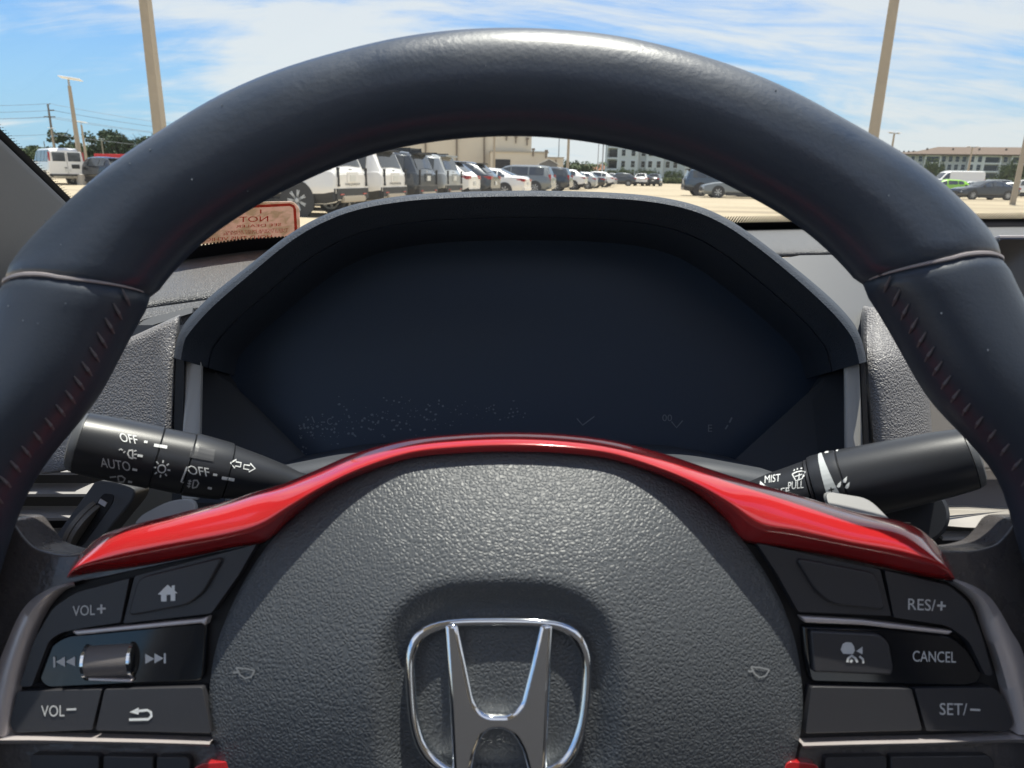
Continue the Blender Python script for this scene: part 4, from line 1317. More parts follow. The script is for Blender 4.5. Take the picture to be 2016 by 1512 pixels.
# ---- body shell round the driver: pillar, roof, doors, seats, bonnet
cab = cthing('car_cabin', 'grey trimmed windshield pillar and cabin of the car the driver sits in', 'car cabin', Vector((0.37, 0.0, -1.0)))
pil = []
for j in range(WR + 1):
    a = ws_pt(0, j, -0.004)
    d = (ws_pt(1, j, -0.004) - a).normalized()
    inn = Vector((-0.25, -0.97, -0.05)).normalized()
    pil.append([a + d * 0.006, a + inn * 0.010 + d * 0.011, a + inn * 0.050 - d * 0.002, a + inn * 0.085 - d * 0.030, a + inn * 0.105 - d * 0.060, a + inn * 0.10 - d * 0.10, a + inn * 0.04 - d * 0.13, a - d * 0.11])
K = 8
cab_b = BASE['car_cabin']
ext = [v + (pil[0][i] - pil[1][i]) * 2.2 for i, v in enumerate(pil[0])]
pil = [ext] + pil
vs = [v - cab_b for r in pil for v in r]
fs = [(j * K + k, j * K + (k + 1) % K, (j + 1) * K + (k + 1) % K, (j + 1) * K + k) for j in range(len(pil) - 1) for k in range(K)]
subsurf(link('windshield_pillar', mesh_from('windshield_pillar', vs, fs, m_pillar, True, 60), cab), 2)
mb = MB(); mb.bar((1.12, 0.80, -0.15), (1.04, 0.04, 0.345), 0.08, 0.06); cmb(mb, 'windshield_pillar', m_pillar, cab)
# roof lining as an arched sheet; an opening is added to light the cabin
rv, rf = [], []
ry = [(0.10, 0.384), (0.02, 0.388), (-0.08, 0.390), (-0.25, 0.385), (-0.55, 0.375), (-0.8, 0.36), (-1.3, 0.28), (-1.65, 0.12)]
for y, z0 in ry:
    for k in range(13):
        x = -0.36 + 1.42 * k / 12
        e = (abs(x - 0.35) / 0.71)
        rv.append(Vector((x, y, z0 - 0.05 * e ** 3)))
rf = [(i * 13 + k, i * 13 + k + 1, (i + 1) * 13 + k + 1, (i + 1) * 13 + k) for i in range(len(ry) - 1) for k in range(12) if not (2 <= i <= 3 and 2 <= k <= 9)]
ro = cpart('roof', rv, rf, m_liner, cab)
md = ro.modifiers.new('solid', 'SOLIDIFY'); md.thickness = 0.03; md.offset = 0
for sx in (-0.42, 1.14):
    sg_ = 1 if sx < 0 else -1
    mb = MB(); mb.box((sx, -0.15, -0.52), (0.06, 1.9, 0.72)); cmb(mb, 'door', m_bezel, cab)
    mb = MB(); mb.bar((sx + sg_ * 0.01, -0.42, -0.18), (sx + sg_ * 0.06, -0.50, 0.31), 0.07, 0.05); cmb(mb, 'door_pillar', m_pillar, cab)
    mb = MB(); mb.bar((sx, -1.25, -0.18), (sx + sg_ * 0.10, -1.40, 0.24), 0.07, 0.30); cmb(mb, 'rear_pillar', m_pillar, cab)
mb = MB(); mb.box((0.36, -0.3, -0.92), (1.6, 2.4, 0.06)); cmb(mb, 'floor', m_dark, cab)
mb = MB(); mb.box((0.36, -1.55, -0.5), (1.5, 0.06, 0.75)); cmb(mb, 'rear_shelf', m_bezel, cab)
for x in (0.0, 0.74):
    mb = MB(); mb.box((x, -0.14, -0.62), (0.52, 0.52, 0.18)); cmb(mb, 'seat_cushion', m_seat, cab)
    o = cab.children[-1]; bevel(o, 0.04, 3)
    mb = MB(); mb.box((x, -0.47, -0.22), (0.52, 0.14, 0.72), Matrix.Rotation(R(14), 3, 'X')); bevel(cmb(mb, 'seat_back', m_seat, cab), 0.04, 3)
    mb = MB(); mb.box((x, -0.56, 0.20), (0.27, 0.11, 0.17), Matrix.Rotation(R(10), 3, 'X')); bevel(cmb(mb, 'head_restraint', m_seat, cab), 0.035, 3)
mb = MB(); mb.box((0.37, -1.30, -0.40), (1.3, 0.18, 0.60), Matrix.Rotation(R(18), 3, 'X')); bevel(cmb(mb, 'rear_bench', m_seat, cab), 0.05, 3)
bv, bf = [], []
for i, (y, z, w) in enumerate([(1.06, -0.135, 0.78), (1.5, -0.165, 0.80), (1.9, -0.21, 0.78), (2.15, -0.27, 0.70), (2.28, -0.40, 0.60), (2.30, -0.70, 0.60)]):
    for k in range(9):
        u = -1 + 2 * k / 8
        bv.append(Vector((0.37 + u * w, y - 0.10 * u * u, z - 0.05 * u ** 4)))
bf = [(i * 9 + k, i * 9 + k + 1, (i + 1) * 9 + k + 1, (i + 1) * 9 + k) for i in range(5) for k in range(8)]
bo = cpart('bonnet', bv, bf, mat('bonnet_paint', (0.10, 0.10, 0.11), 0.3, coat=0.8), cab)
md = bo.modifiers.new('solid', 'SOLIDIFY'); md.thickness = 0.02; md.offset = -1
# ------------------------------------------------------------------ outside: ground
M_CAR_I = M_CAR.inverted()
def project(p):
    q = M_CAR_I @ Vector(p)
    d = q.y * math.cos(PITCH) - q.z * math.sin(PITCH)
    v = q.y * math.sin(PITCH) + q.z * math.cos(PITCH)
    return 1008 + FPX * q.x / d, 756 - FPX * v / d
def at(px, y, z=0.0):
    """world point at forward distance y and height z that stands in photo column px"""
    x = (px - 1008) / FPX * y
    for _ in range(6):
        e = px - project((x, y, z))[0]
        x += e * y / FPX
    return Vector((x, y, z))
def z_at(py, p):
    """height above the ground point p that reaches photo row py"""
    z = 1.0
    for _ in range(8):
        e = project((p[0], p[1], z))[1] - py
        z += e * p[1] / FPX
    return z

def ground_mat(name, c1, c2, sc, bump=0.3):
    m = bpy.data.materials.new(name); m.use_nodes = True
    nt = m.node_tree; L = nt.links; b = nt.nodes['Principled BSDF']
    b.inputs['Roughness'].default_value = 0.9
    b.inputs['Specular IOR Level'].default_value = 0.2
    co = nt.nodes.new('ShaderNodeTexCoord')
    def nz(s, det, dist=0.0, scale=(1, 1, 1)):
        mp = nt.nodes.new('ShaderNodeMapping'); mp.inputs['Scale'].default_value = scale
        L.new(co.outputs['Object'], mp.inputs[0])
        n = nt.nodes.new('ShaderNodeTexNoise'); n.inputs['Scale'].default_value = s; n.inputs['Detail'].default_value = det
        n.inputs['Distortion'].default_value = dist
        L.new(mp.outputs[0], n.inputs['Vector'])
        return n.outputs['Fac']
    def rng_(v, a, b_, lo=0.0, hi=1.0):
        r = nt.nodes.new('ShaderNodeMapRange'); r.inputs['From Min'].default_value = a; r.inputs['From Max'].default_value = b_
        r.inputs['To Min'].default_value = lo; r.inputs['To Max'].default_value = hi
        L.new(v, r.inputs['Value']); return r.outputs[0]
    def mix(f, a, c):
        q = nt.nodes.new('ShaderNodeMix'); q.data_type = 'RGBA'
        L.new(f, q.inputs['Factor'])
        for s_, v in (('A', a), ('B', c)):
            if isinstance(v, tuple): q.inputs[s_].default_value = (*v, 1)
            else: L.new(v, q.inputs[s_])
        return q.outputs['Result']
    base = mix(rng_(nz(sc, 6), 0.35, 0.65), c1, c2)
    dark = tuple(x * 0.62 for x in c1)
    base = mix(rng_(nz(sc * 0.25, 7, 1.5, (0.3, 1.8, 1)), 0.52, 0.66, 0, 0.85), base, dark)
    base = mix(rng_(nz(sc * 14, 4), 0.5, 0.7, 0, 0.5), base, dark)
    L.new(base, b.inputs['Base Color'])
    bp = nt.nodes.new('ShaderNodeBump'); bp.inputs['Strength'].default_value = bump; bp.inputs['Distance'].default_value = 0.02
    L.new(nz(sc * 40, 4), bp.inputs['Height']); L.new(bp.outputs[0], b.inputs['Normal'])
    return m
def sheet(name, x0, x1, y0, y1, z, m):
    me = mesh_from(name, [(x0, y0, z), (x1, y0, z), (x1, y1, z), (x0, y1, z)], [(0, 1, 2, 3)], m, False)
    return tag(link(name, me), kind='structure')
sheet('ground', -1800, 1800, -300, 3000, -0.010, ground_mat('dry_grass', (0.10, 0.12, 0.045), (0.16, 0.15, 0.07), 0.08))
m_lot = ground_mat('lot_surface', (0.47, 0.39, 0.275), (0.41, 0.345, 0.24), 0.35)
sheet('parking_lot', -140, 160, -60, 150, -0.004, m_lot)
m_lines = mat('worn_line_paint', (0.55, 0.52, 0.44), 0.8, var=(3.0, 0.8, (0.40, 0.34, 0.24)))
rowdir = Vector((math.sin(R(13.5)), math.cos(R(13.5)), 0)); nose = Vector((-math.cos(R(13.5)), math.sin(R(13.5)), 0))
row0 = at(727, 20.0)
lines = MB()
for i in range(-6, 34):
    c = row0 + rowdir * (i * 2.85 + 1.0)
    a, b = c - nose * 0.6, c + nose * 5.0
    p = rowdir * 0.05
    lines.add([a - p, a + p, b + p, b - p], [(3, 2, 1, 0)])
o = lines.obj('stall_lines', m_lines, None, False); tag(o, kind='structure')

# ------------------------------------------------------------------ vehicles
PAINT = {
    'white': mat('paint_white', (0.82, 0.80, 0.76), 0.30, coat=0.7),
    'silver': mat('paint_silver', (0.42, 0.43, 0.42), 0.32, metal=0.4, coat=0.7),
    'grey': mat('paint_grey', (0.20, 0.215, 0.215), 0.32, metal=0.3, coat=0.7),
    'dark': mat('paint_charcoal', (0.045, 0.052, 0.060), 0.28, metal=0.2, coat=0.8),
    'black': mat('paint_black', (0.016, 0.018, 0.021), 0.22, coat=0.9),
    'blue': mat('paint_dark_blue', (0.055, 0.085, 0.12), 0.28, metal=0.2, coat=0.8),
    'green': mat('paint_lime', (0.26, 0.55, 0.04), 0.3, coat=0.7),
    'red': mat('paint_red', (0.42, 0.03, 0.03), 0.3, coat=0.7),
    'sky': mat('paint_blue', (0.12, 0.22, 0.40), 0.3, coat=0.7)}
m_glassc = mat('car_glass', (0.048, 0.054, 0.060), 0.04, spec=0.9)
m_tyre = mat('tyre', (0.022, 0.022, 0.023), 0.8)
m_rimc = mat('wheel_alloy', (0.50, 0.51, 0.52), 0.35, metal=0.6)
m_rimd = mat('wheel_dark', (0.06, 0.062, 0.065), 0.4, metal=0.4)
m_trimc = mat('car_trim', (0.028, 0.029, 0.031), 0.6)
m_tail = mat('tail_lamp', (0.42, 0.022, 0.024), 0.2, coat=0.6)
m_head = mat('head_lamp', (0.62, 0.64, 0.66), 0.15, coat=0.6)
m_plate = mat('plate', (0.66, 0.66, 0.62), 0.5)
m_skid = mat('bumper_silver', (0.42, 0.37, 0.30), 0.5, metal=0.2)

# stations from nose to tail: x, z bottom, z belt, z top, half width low, half width belt, half width top
KINDS = {
    'boxy': dict(L=5.0, wb=2.9, r=0.40, st=[(2.5, .42, .84, .88, .80, .76, .66), (2.42, .32, .98, 1.02, .94, .90, .80), (1.9, .30, 1.08, 1.12, .99, .95, .86), (1.12, .30, 1.12, 1.17, .99, .95, .86), (0.42, .30, 1.12, 1.68, .99, .95, .80), (0.05, .30, 1.12, 1.76, .99, .95, .82),
             (-1.6, .30, 1.13, 1.77, .99, .95, .82), (-2.18, .32, 1.14, 1.71, .99, .94, .81), (-2.40, .36, 1.14, 1.20, .97, .93, .88), (-2.50, .42, 1.02, 1.06, .93, .89, .84)], win=[(0.98, 0.02), (-0.06, -1.02), (-1.12, -2.0)], rear=(-2.2, -2.385), front=(1.06, 0.47)),
    'slope': dict(L=4.65, wb=2.7, r=0.365, st=[(2.32, .36, .72, .76, .74, .70, .6), (2.22, .25, .86, .90, .90, .86, .74), (1.7, .23, .98, 1.02, .94, .90, .8), (1.02, .23, 1.03, 1.08, .94, .90, .8), (0.25, .23, 1.04, 1.58, .94, .90, .66), (-0.2, .23, 1.05, 1.66, .94, .90, .66),
             (-1.2, .23, 1.09, 1.62, .94, .89, .64), (-1.62, .25, 1.12, 1.53, .93, .88, .62), (-2.12, .30, 1.10, 1.15, .91, .86, .78), (-2.32, .40, .96, 1.0, .84, .80, .72)], win=[(0.86, -0.02), (-0.1, -1.0), (-1.06, -1.5)], rear=(-1.66, -2.08), front=(0.95, 0.30)),
    'sedan': dict(L=4.85, wb=2.8, r=0.335, st=[(2.42, .30, .60, .64, .74, .70, .6), (2.32, .20, .72, .76, .89, .85, .74), (1.7, .18, .86, .90, .92, .88, .8), (1.0, .18, .93, .97, .92, .88, .8), (0.12, .18, .94, 1.37, .92, .88, .60), (-0.35, .18, .95, 1.43, .92, .88, .60),
             (-1.0, .18, .97, 1.38, .92, .87, .58), (-1.78, .20, 1.0, 1.06, .91, .86, .74), (-2.30, .25, .98, 1.03, .87, .82, .70), (-2.42, .36, .84, .88, .82, .78, .68)], win=[(0.84, -0.08), (-0.14, -0.92), (-0.98, -1.36)], rear=(-1.05, -1.72), front=(0.93, 0.18)),
    'hatch': dict(L=4.0, wb=2.5, r=0.31, st=[(2.0, .30, .66, .70, .70, .66, .56), (1.9, .20, .78, .82, .82, .78, .68), (1.45, .18, .92, .96, .85, .81, .72), (0.98, .18, .98, 1.02, .85, .81, .72), (0.2, .18, 1.0, 1.45, .85, .81, .58), (-0.2, .18, 1.02, 1.51, .85, .81, .58),
             (-1.2, .18, 1.07, 1.47, .84, .80, .56), (-1.62, .20, 1.08, 1.36, .83, .78, .55), (-1.90, .26, 1.05, 1.10, .80, .75, .68), (-2.0, .36, .88, .92, .76, .72, .64)], win=[(0.85, -0.02), (-0.1, -0.9), (-0.96, -1.4)], rear=(-1.64, -1.87), front=(0.92, 0.25)),
    'mini': dict(L=5.1, wb=3.05, r=0.355, st=[(2.55, .36, .74, .78, .80, .76, .66), (2.45, .24, .90, .94, .94, .90, .8), (2.0, .22, 1.02, 1.06, .98, .94, .85), (1.4, .22, 1.06, 1.12, .98, .94, .85), (0.5, .22, 1.06, 1.64, .98, .94, .72), (0.1, .22, 1.06, 1.72, .98, .94, .72),
             (-1.6, .22, 1.07, 1.72, .98, .94, .71), (-2.2, .24, 1.08, 1.66, .97, .92, .70), (-2.45, .30, 1.06, 1.10, .95, .90, .82), (-2.55, .40, .94, .98, .90, .86, .78)], win=[(1.1, 0.12), (0.04, -1.02), (-1.12, -2.05)], rear=(-2.22, -2.42), front=(1.3, 0.55)),
    'van': dict(L=5.7, wb=3.45, r=0.37, st=[(2.85, .45, .92, .96, .84, .80, .7), (2.75, .36, 1.08, 1.12, .98, .94, .84), (2.1, .34, 1.22, 1.28, 1.0, .97, .88), (1.75, .34, 1.24, 1.42, 1.0, .97, .86), (1.1, .34, 1.24, 1.98, 1.0, .97, .80), (0.7, .34, 1.24, 2.09, 1.0, .97, .80),
             (-2.55, .36, 1.24, 2.09, 1.0, .97, .80), (-2.74, .40, 1.24, 2.02, .99, .96, .79), (-2.82, .46, 1.24, 1.92, .97, .945, .785), (-2.85, .50, 1.2, 1.3, .95, .92, .86)], win=[(1.55, 0.62), (0.5, -0.6), (-0.7, -1.6), (-1.7, -2.55)], rear=None, front=(1.7, 1.15)),
    'cargo': dict(L=5.9, wb=3.6, r=0.36, st=[(2.95, .45, .90, .95, .84, .80, .7), (2.85, .36, 1.10, 1.14, .98, .94, .84), (2.3, .34, 1.28, 1.34, 1.0, .98, .9), (1.9, .34, 1.3, 1.60, 1.0, .98, .9), (1.25, .34, 1.3, 2.35, 1.0, .98, .84), (0.8, .34, 1.3, 2.52, 1.0, .98, .84),
             (-2.75, .36, 1.3, 2.55, 1.0, .98, .85), (-2.88, .40, 1.3, 2.45, .99, .97, .84), (-2.95, .46, 1.3, 2.30, .97, .95, .84)], win=[(1.72, 0.95)], rear=None, front=(1.85, 1.3))}

def section(st):
    x, zb, zbelt, zt, wl, wb_, wt = st
    t = min(1.0, max(0.0, (zt - zbelt) / 0.3))
    wt = wb_ * 0.90 * (1 - t) + wt * t
    half = [(0.0, zb), (wl * 0.86, zb), (wl, zb + (0.26 if wl > 0.93 else 0.2)), (wl * 1.0, zb * 0.45 + zbelt * 0.55), (wb_ + 0.01, zbelt - 0.06), (wb_, zbelt), (wt + (wb_ - wt) * 0.08, zt - 0.07), (wt * 0.86, zt - 0.008), (0.0, zt + 0.02)]
    return half
MESHES = {}
def interp_st(K, x):
    st = K['st']
    for a, b in zip(st, st[1:]):
        if b[0] <= x <= a[0]:
            t = (x - a[0]) / (b[0] - a[0])
            return tuple(u * (1 - t) + v * t for u, v in zip(a, b))
    return st[-1]
def car_body(kind):
    if (kind, 'body') in MESHES: return MESHES[kind, 'body']
    K = KINDS[kind]
    st = K['st']
    rows = []
    for s in st:
        h = section(s)
        rows.append([Vector((s[0], -y, z)) for y, z in h] + [Vector((s[0], y, z)) for y, z in h[-2:0:-1]])
    n = len(rows[0])
    vs = [v for r in rows for v in r]
    fs = [(i * n + k, i * n + (k + 1) % n, (i + 1) * n + (k + 1) % n, (i + 1) * n + k) for i in range(len(rows) - 1) for k in range(n)]
    fs += [tuple(range(n))[::-1], tuple((len(rows) - 1) * n + k for k in range(n))]
    mi = [1 if (k in (0, 1, n - 1, n - 2)) and kind in ('boxy', 'slope') else 0 for i in range(len(rows) - 1) for k in range(n)] + [0, 0]
    me = mesh_from('car_body', vs, fs, [PAINT['white'], m_trimc], True, 32, mi)
    bm = bmesh.new(); bm.from_mesh(me); bmesh.ops.recalc_face_normals(bm, faces=bm.faces)
    ed = [e for e in bm.edges if len(e.link_faces) == 2 and e.calc_face_angle(0) > R(22) and e.link_faces[0].material_index == e.link_faces[1].material_index]
    bmesh.ops.bevel(bm, geom=ed, offset=0.035, segments=2, affect='EDGES', clamp_overlap=True)
    for f in bm.faces: f.smooth = True
    bm.to_mesh(me); bm.free()
    MESHES[kind, 'body'] = me
    return me
def side_glass(kind, x0, x1, side):
    key = (kind, 'sw', x0, side)
    if key in MESHES: return MESHES[key]
    K = KINDS[kind]
    vs, fs = [], []
    n = 7
    for i in range(n):
        x = x0 + (x1 - x0) * i / (n - 1)
        h = section(interp_st(K, x))
        p, q = h[5], h[6]
        for t in (0.10, 0.93):
            y = p[0] + (q[0] - p[0]) * t + 0.022
            vs.append(Vector((x, side * y, p[1] + (q[1] - p[1]) * t)))
    for i in range(n - 1):
        fs.append((2 * i, 2 * i + 2, 2 * i + 3, 2 * i + 1) if side < 0 else (2 * i, 2 * i + 1, 2 * i + 3, 2 * i + 2))
    MESHES[key] = mesh_from('side_window', vs, fs, m_glassc, False)
    return MESHES[key]
def end_glass(kind, which):
    key = (kind, which)
    if key in MESHES: return MESHES[key]
    K = KINDS[kind]
    xa, xb = K[which]
    sg = 1 if which == 'front' else -1
    vs = []
    for t in (0.0, 0.33, 0.67, 1.0):
        x = xa + (xb - xa) * t
        h = section(interp_st(K, x))
        for u in (-0.97, -0.5, 0, 0.5, 0.97):
            w = h[7][0]
            z = h[7][1] + (h[8][1] - h[7][1]) * (1 - abs(u))
            vs.append(Vector((x + sg * 0.010, u * w, z + 0.012)))
    fs = [(i * 5 + k, i * 5 + k + 1, (i + 1) * 5 + k + 1, (i + 1) * 5 + k) for i in range(3) for k in range(4)]
    me = mesh_from('end_window', vs, fs, m_glassc, True)
    MESHES[key] = me
    return me
def boxmesh(key, name, boxes, m, bev=0.0):
    if key in MESHES: return MESHES[key]
    mb = MB()
    for c, d in boxes: mb.box(c, d)
    me = mb.mesh(name, m, False)
    if bev:
        bm = bmesh.new(); bm.from_mesh(me)
        bmesh.ops.bevel(bm, geom=bm.edges, offset=bev, segments=2, affect='EDGES')
        bm.to_mesh(me); bm.free()
    MESHES[key] = me
    return me
def wheel_mesh(r):
    if ('tyre', r) in MESHES: return MESHES['tyre', r], MESHES['rim', r]
    mb = MB(); mb.lathe((0, -0.11, 0), (0, 1, 0), [(0.0, r * 0.70), (0.0, r * 0.93), (0.03, r), (0.19, r), (0.22, r * 0.93), (0.22, r * 0.70)], 28, caps=True)
    MESHES['tyre', r] = mb.mesh('tyre', m_tyre, True, 40)
    mb = MB()
    for sy in (-1, 1):
        mb.lathe((0, sy * 0.108, 0), (0, sy, 0), [(0, r * 0.72), (0.012, r * 0.71), (0.014, r * 0.62), (0.004, r * 0.60)], 28, caps=False)
        for k in range(7):
            a = 2 * math.pi * k / 7
            for da in (-0.10, 0.10):
                mb.bar((r * 0.12 * math.cos(a), sy * 0.117, r * 0.12 * math.sin(a)), (r * 0.64 * math.cos(a + da), sy * 0.117, r * 0.64 * math.sin(a + da)), 0.026, 0.03)
        mb.lathe((0, sy * 0.11, 0), (0, sy, 0), [(0, r * 0.2), (0.016, r * 0.17), (0.018, 0.01)], 14)
    MESHES['rim', r] = mb.mesh('wheel_rim', m_rimc, True, 40)
    return MESHES['tyre', r], MESHES['rim', r]

def part_p(name, me, parent, m=None, M=None):
    o = link(name, me, parent, M)
    if m is not None and me.materials:
        o.material_slots[0].link = 'OBJECT'
        o.material_slots[0].material = m
    return o

def vehicle(kind, colour, loc, heading, label, cat, group=None, rims='alloy', name='parked_car', extra=(), plate=True):
    """heading: direction of the nose in the ground plane"""
    K = KINDS[kind]
    ang = math.atan2(heading.y, heading.x)
    t = thing(name, label, cat, Matrix.Translation(loc) @ Matrix.Rotation(ang, 4, 'Z'), group)
    paint = PAINT[colour]
    hl = K['L'] / 2
    body = part_p('body', car_body(kind), t, paint)
    for s in (-1, 1):
        for x0, x1 in K['win']:
            part_p('side_window', side_glass(kind, x0, x1, s), t)
    part_p('windshield', end_glass(kind, 'front'), t)
    if K['rear']:
        part_p('rear_window', end_glass(kind, 'rear'), t)
    ty, ri = wheel_mesh(K['r'])
    wl = K['st'][3][4]
    for sx in (-1, 1):
        for sy in (-1, 1):
            p = Vector((sx * K['wb'] / 2 + (0.08 if sx > 0 else 0.0), sy * (wl - 0.115), K['r']))
            w = part_p('wheel', ty, t, None, Matrix.Translation(p))
            part_p('wheel_rim', ri, w, m_rimd if rims == 'dark' else None)
            ak = ('arch', kind)
            if ak not in MESHES:
                mb = MB(); r2 = K['r'] * 1.17
                mb.lathe((0, -0.02, 0), (0, 1, 0), [(0, r2), (0.04, r2)], 26)
                MESHES[ak] = mb.mesh('wheel_arch', m_trimc, False)
            part_p('wheel_arch', MESHES[ak], t, None, Matrix.Translation((p.x, sy * (wl - 0.012), K['r'] + 0.02)))
    zb = K['st'][-1][1]
    W2 = K['st'][-1][4]
    zbelt = K['st'][-1][2]
    part_p('sill', boxmesh((kind, 'sill'), 'sill', [((0, s * (wl - 0.03), K['st'][4][1] + 0.05), (K['wb'] - 2.4 * K['r'], 0.08, 0.16)) for s in (-1, 1)], m_trimc), t)
    for s in (-1, 1):
        xm = K['win'][0][0] - 0.12
        part_p('mirror', boxmesh((kind, 'mirror'), 'mirror', [((0, 0, 0), (0.14, 0.2, 0.13))], m_trimc, 0.03), t, paint if colour not in ('white',) else PAINT['white'], Matrix.Translation((xm, s * (wl + 0.08), K['st'][3][2] + 0.09)))
    if kind == 'boxy':
        part_p('rear_bumper', boxmesh((kind, 'rb'), 'rear_bumper', [((-hl + 0.06, 0, 0.57), (0.16, 1.90, 0.34))], m_trimc, 0.04), t)
        for s in (-1, 1):
            part_p('tail_light', boxmesh((kind, 'tl'), 'tail_light', [((0, 0, 0), (0.05, 0.055, 0.46)), ((0, 0.0, -0.20), (0.05, 0.09, 0.05)), ((0, 0.0, 0.20), (0.05, 0.09, 0.05))], m_trimc), t, None, Matrix.Translation((-hl - 0.005, s * 0.80, 0.98)))
            part_p('reflector', boxmesh((kind, 'rf'), 'reflector', [((0, 0, 0), (0.03, 0.20, 0.03))], m_tail), t, None, Matrix.Translation((-hl - 0.02, s * 0.66, 0.56)))
            part_p('roof_rail', boxmesh((kind, 'rr'), 'roof_rail', [((-0.9, 0, 0.03), (2.3, 0.05, 0.05))], m_trimc, 0.015), t, None, Matrix.Translation((0, s * 0.64, 1.77)))
        part_p('skid_plate', boxmesh((kind, 'sk'), 'skid_plate', [((-hl - 0.005, 0, 0.44), (0.12, 1.3, 0.16))], m_skid, 0.03), t)
        part_p('spoiler', boxmesh((kind, 'sp'), 'spoiler', [((-2.24, 0, 1.72), (0.34, 1.32, 0.06))], m_trimc, 0.02), t, paint if colour in ('silver',) else None)
        tg = part_p('plate_recess', boxmesh((kind, 'pr'), 'plate_recess', [((-hl - 0.008, 0, 0.97), (0.02, 0.62, 0.26))], PAINT['white']), t, paint)
        part_p('licence_plate', boxmesh((kind, 'lp'), 'licence_plate', [((-hl - 0.022, 0, 0.95), (0.01, 0.32, 0.16))], m_plate), tg)
        part_p('badge', boxmesh((kind, 'bg'), 'badge', [((-hl + 0.055, 0, 1.155), (0.02, 0.16, 0.06))], m_rimc), t)
    else:
        zt = zbelt - 0.06
        part_p('rear_bumper', boxmesh((kind, 'rb'), 'rear_bumper', [((-hl + 0.10, 0, zb + 0.06), (0.26, W2 * 2 + 0.04, 0.22))], m_trimc, 0.05), t, m_trimc if kind in ('slope', 'van', 'cargo') else paint)
        for s in (-1, 1):
            if kind in ('van', 'cargo'):
                tm, tz, ty_ = boxmesh((kind, 'tl'), 'tail_light', [((0, 0, 0), (0.08, 0.09, 0.52))], m_tail, 0.015), 1.62 if kind == 'van' else 1.4, W2 - 0.06
            else:
                tm, tz, ty_ = boxmesh((kind, 'tl'), 'tail_light', [((0.05, 0, 0), (0.22, 0.34, 0.13)), ((0.22, 0.13, 0.02), (0.36, 0.08, 0.10))] if kind != 'mini' else [((0.06, 0.06, 0.0), (0.16, 0.16, 0.40))], m_tail, 0.02), zbelt + (0.02 if kind != 'mini' else 0.04), W2 - 0.13
            part_p('tail_light', tm, t, None, Matrix.Translation((-hl + 0.04, s * ty_, tz)) @ Matrix.Scale(s, 4, (0, 1, 0)))
        if plate:
            part_p('licence_plate', boxmesh((kind, 'lp'), 'licence_plate', [((-hl - 0.015, 0, zb + 0.34), (0.02, 0.32, 0.16))], m_plate), t)
        if kind == 'slope':
            part_p('spoiler', boxmesh((kind, 'sp'), 'spoiler', [((-1.68, 0, 1.56), (0.28, 1.1, 0.05))], m_trimc, 0.02), t)
    if kind == 'van':
        for s in (-1, 1):
            part_p('rear_window', boxmesh((kind, 'rw', s), 'rear_window', [((-hl + 0.008, s * 0.40, 1.60), (0.03, 0.66, 0.50))], m_glassc), t)
        part_p('door_seam', boxmesh((kind, 'seam'), 'door_seam', [((-hl - 0.004, 0.0, 1.15), (0.012, 0.014, 1.25)), ], m_trimc), t)
        part_p('plate_panel', boxmesh((kind, 'pp'), 'plate_panel', [((-hl - 0.012, -0.42, 1.06), (0.02, 0.42, 0.24))], m_trimc), t)
        part_p('door_handle', boxmesh((kind, 'dh'), 'door_handle', [((-hl - 0.012, 0.10, 0.98), (0.02, 0.14, 0.05))], m_trimc), t)
    for s in (-1, 1):
        zf = K['st'][1][2]
        part_p('head_light', boxmesh((kind, 'hl'), 'head_light', [((0, 0, 0), (0.22, 0.30, 0.11))], m_head, 0.02), t, None, Matrix.Translation((hl - 0.14, s * (K['st'][1][4] - 0.22), zf - 0.14)))
    part_p('grille', boxmesh((kind, 'gr'), 'grille', [((hl - 0.07, 0, K['st'][1][1] + 0.30), (0.16, 1.1, 0.28))], m_trimc, 0.02), t)
    part_p('front_bumper', boxmesh((kind, 'fb'), 'front_bumper', [((hl - 0.10, 0, K['st'][1][1] + 0.04), (0.24, 1.5, 0.16))], m_trimc, 0.04), t)
    return t

def row_loc(i, kind, set_in=0.0):
    """stall i of the left row: tail on the aisle line"""
    p = row0 + rowdir * (i * 2.85 - 0.95) + nose * (KINDS[kind]['L'] / 2 + set_in)
    return Vector((p.x, p.y, 0))
G_ROW = 'cars parked tail out along the left aisle'
ROW = [
    (0, 'boxy', 'white', 'nearest white boxy SUV of the left row, wheel and black bumper showing', 'alloy', 0.0),
    (1, 'boxy', 'white', 'second white boxy SUV of the left row, right of the nearest white one', 'alloy', 0.0),
    (2, 'boxy', 'dark', 'charcoal boxy SUV standing between a white and a silver one', 'dark', 0.0),
    (3, 'boxy', 'silver', 'pale silver boxy SUV with a black slatted rack on its roof', 'alloy', 0.0),
    (4.1, 'slope', 'white', 'white crossover mostly hidden behind the silver boxy SUV', 'alloy', 0.15),
    (5.1, 'slope', 'dark', 'dark crossover with red tail lights beside the white sedan', 'dark', 0.0),
    (7.0, 'sedan', 'white', 'white fastback sedan in the left row with a silver wheel', 'alloy', -0.3),
    (10.2, 'mini', 'grey', 'long grey people carrier with tall red tail lights', 'alloy', 0.0),
    (13.2, 'mini', 'dark', 'dark grey people carrier just beyond the light grey one', 'alloy', 0.2),
    (15.6, 'slope', 'white', 'white crossover beyond the two people carriers', 'alloy', 0.0),
    (17.6, 'hatch', 'silver', 'small silver hatchback near the far end of the left row', 'alloy', -0.2),
    (19.8, 'sedan', 'black', 'black sedan near the far end of the left row', 'alloy', -0.3),
    (22.4, 'slope', 'white', 'white crossover at the far end of the left row', 'alloy', -0.4),
    (25.0, 'sedan', 'silver', 'pale sedan past the last white crossover of the left row', 'alloy', 0.0)]
row_cars = []
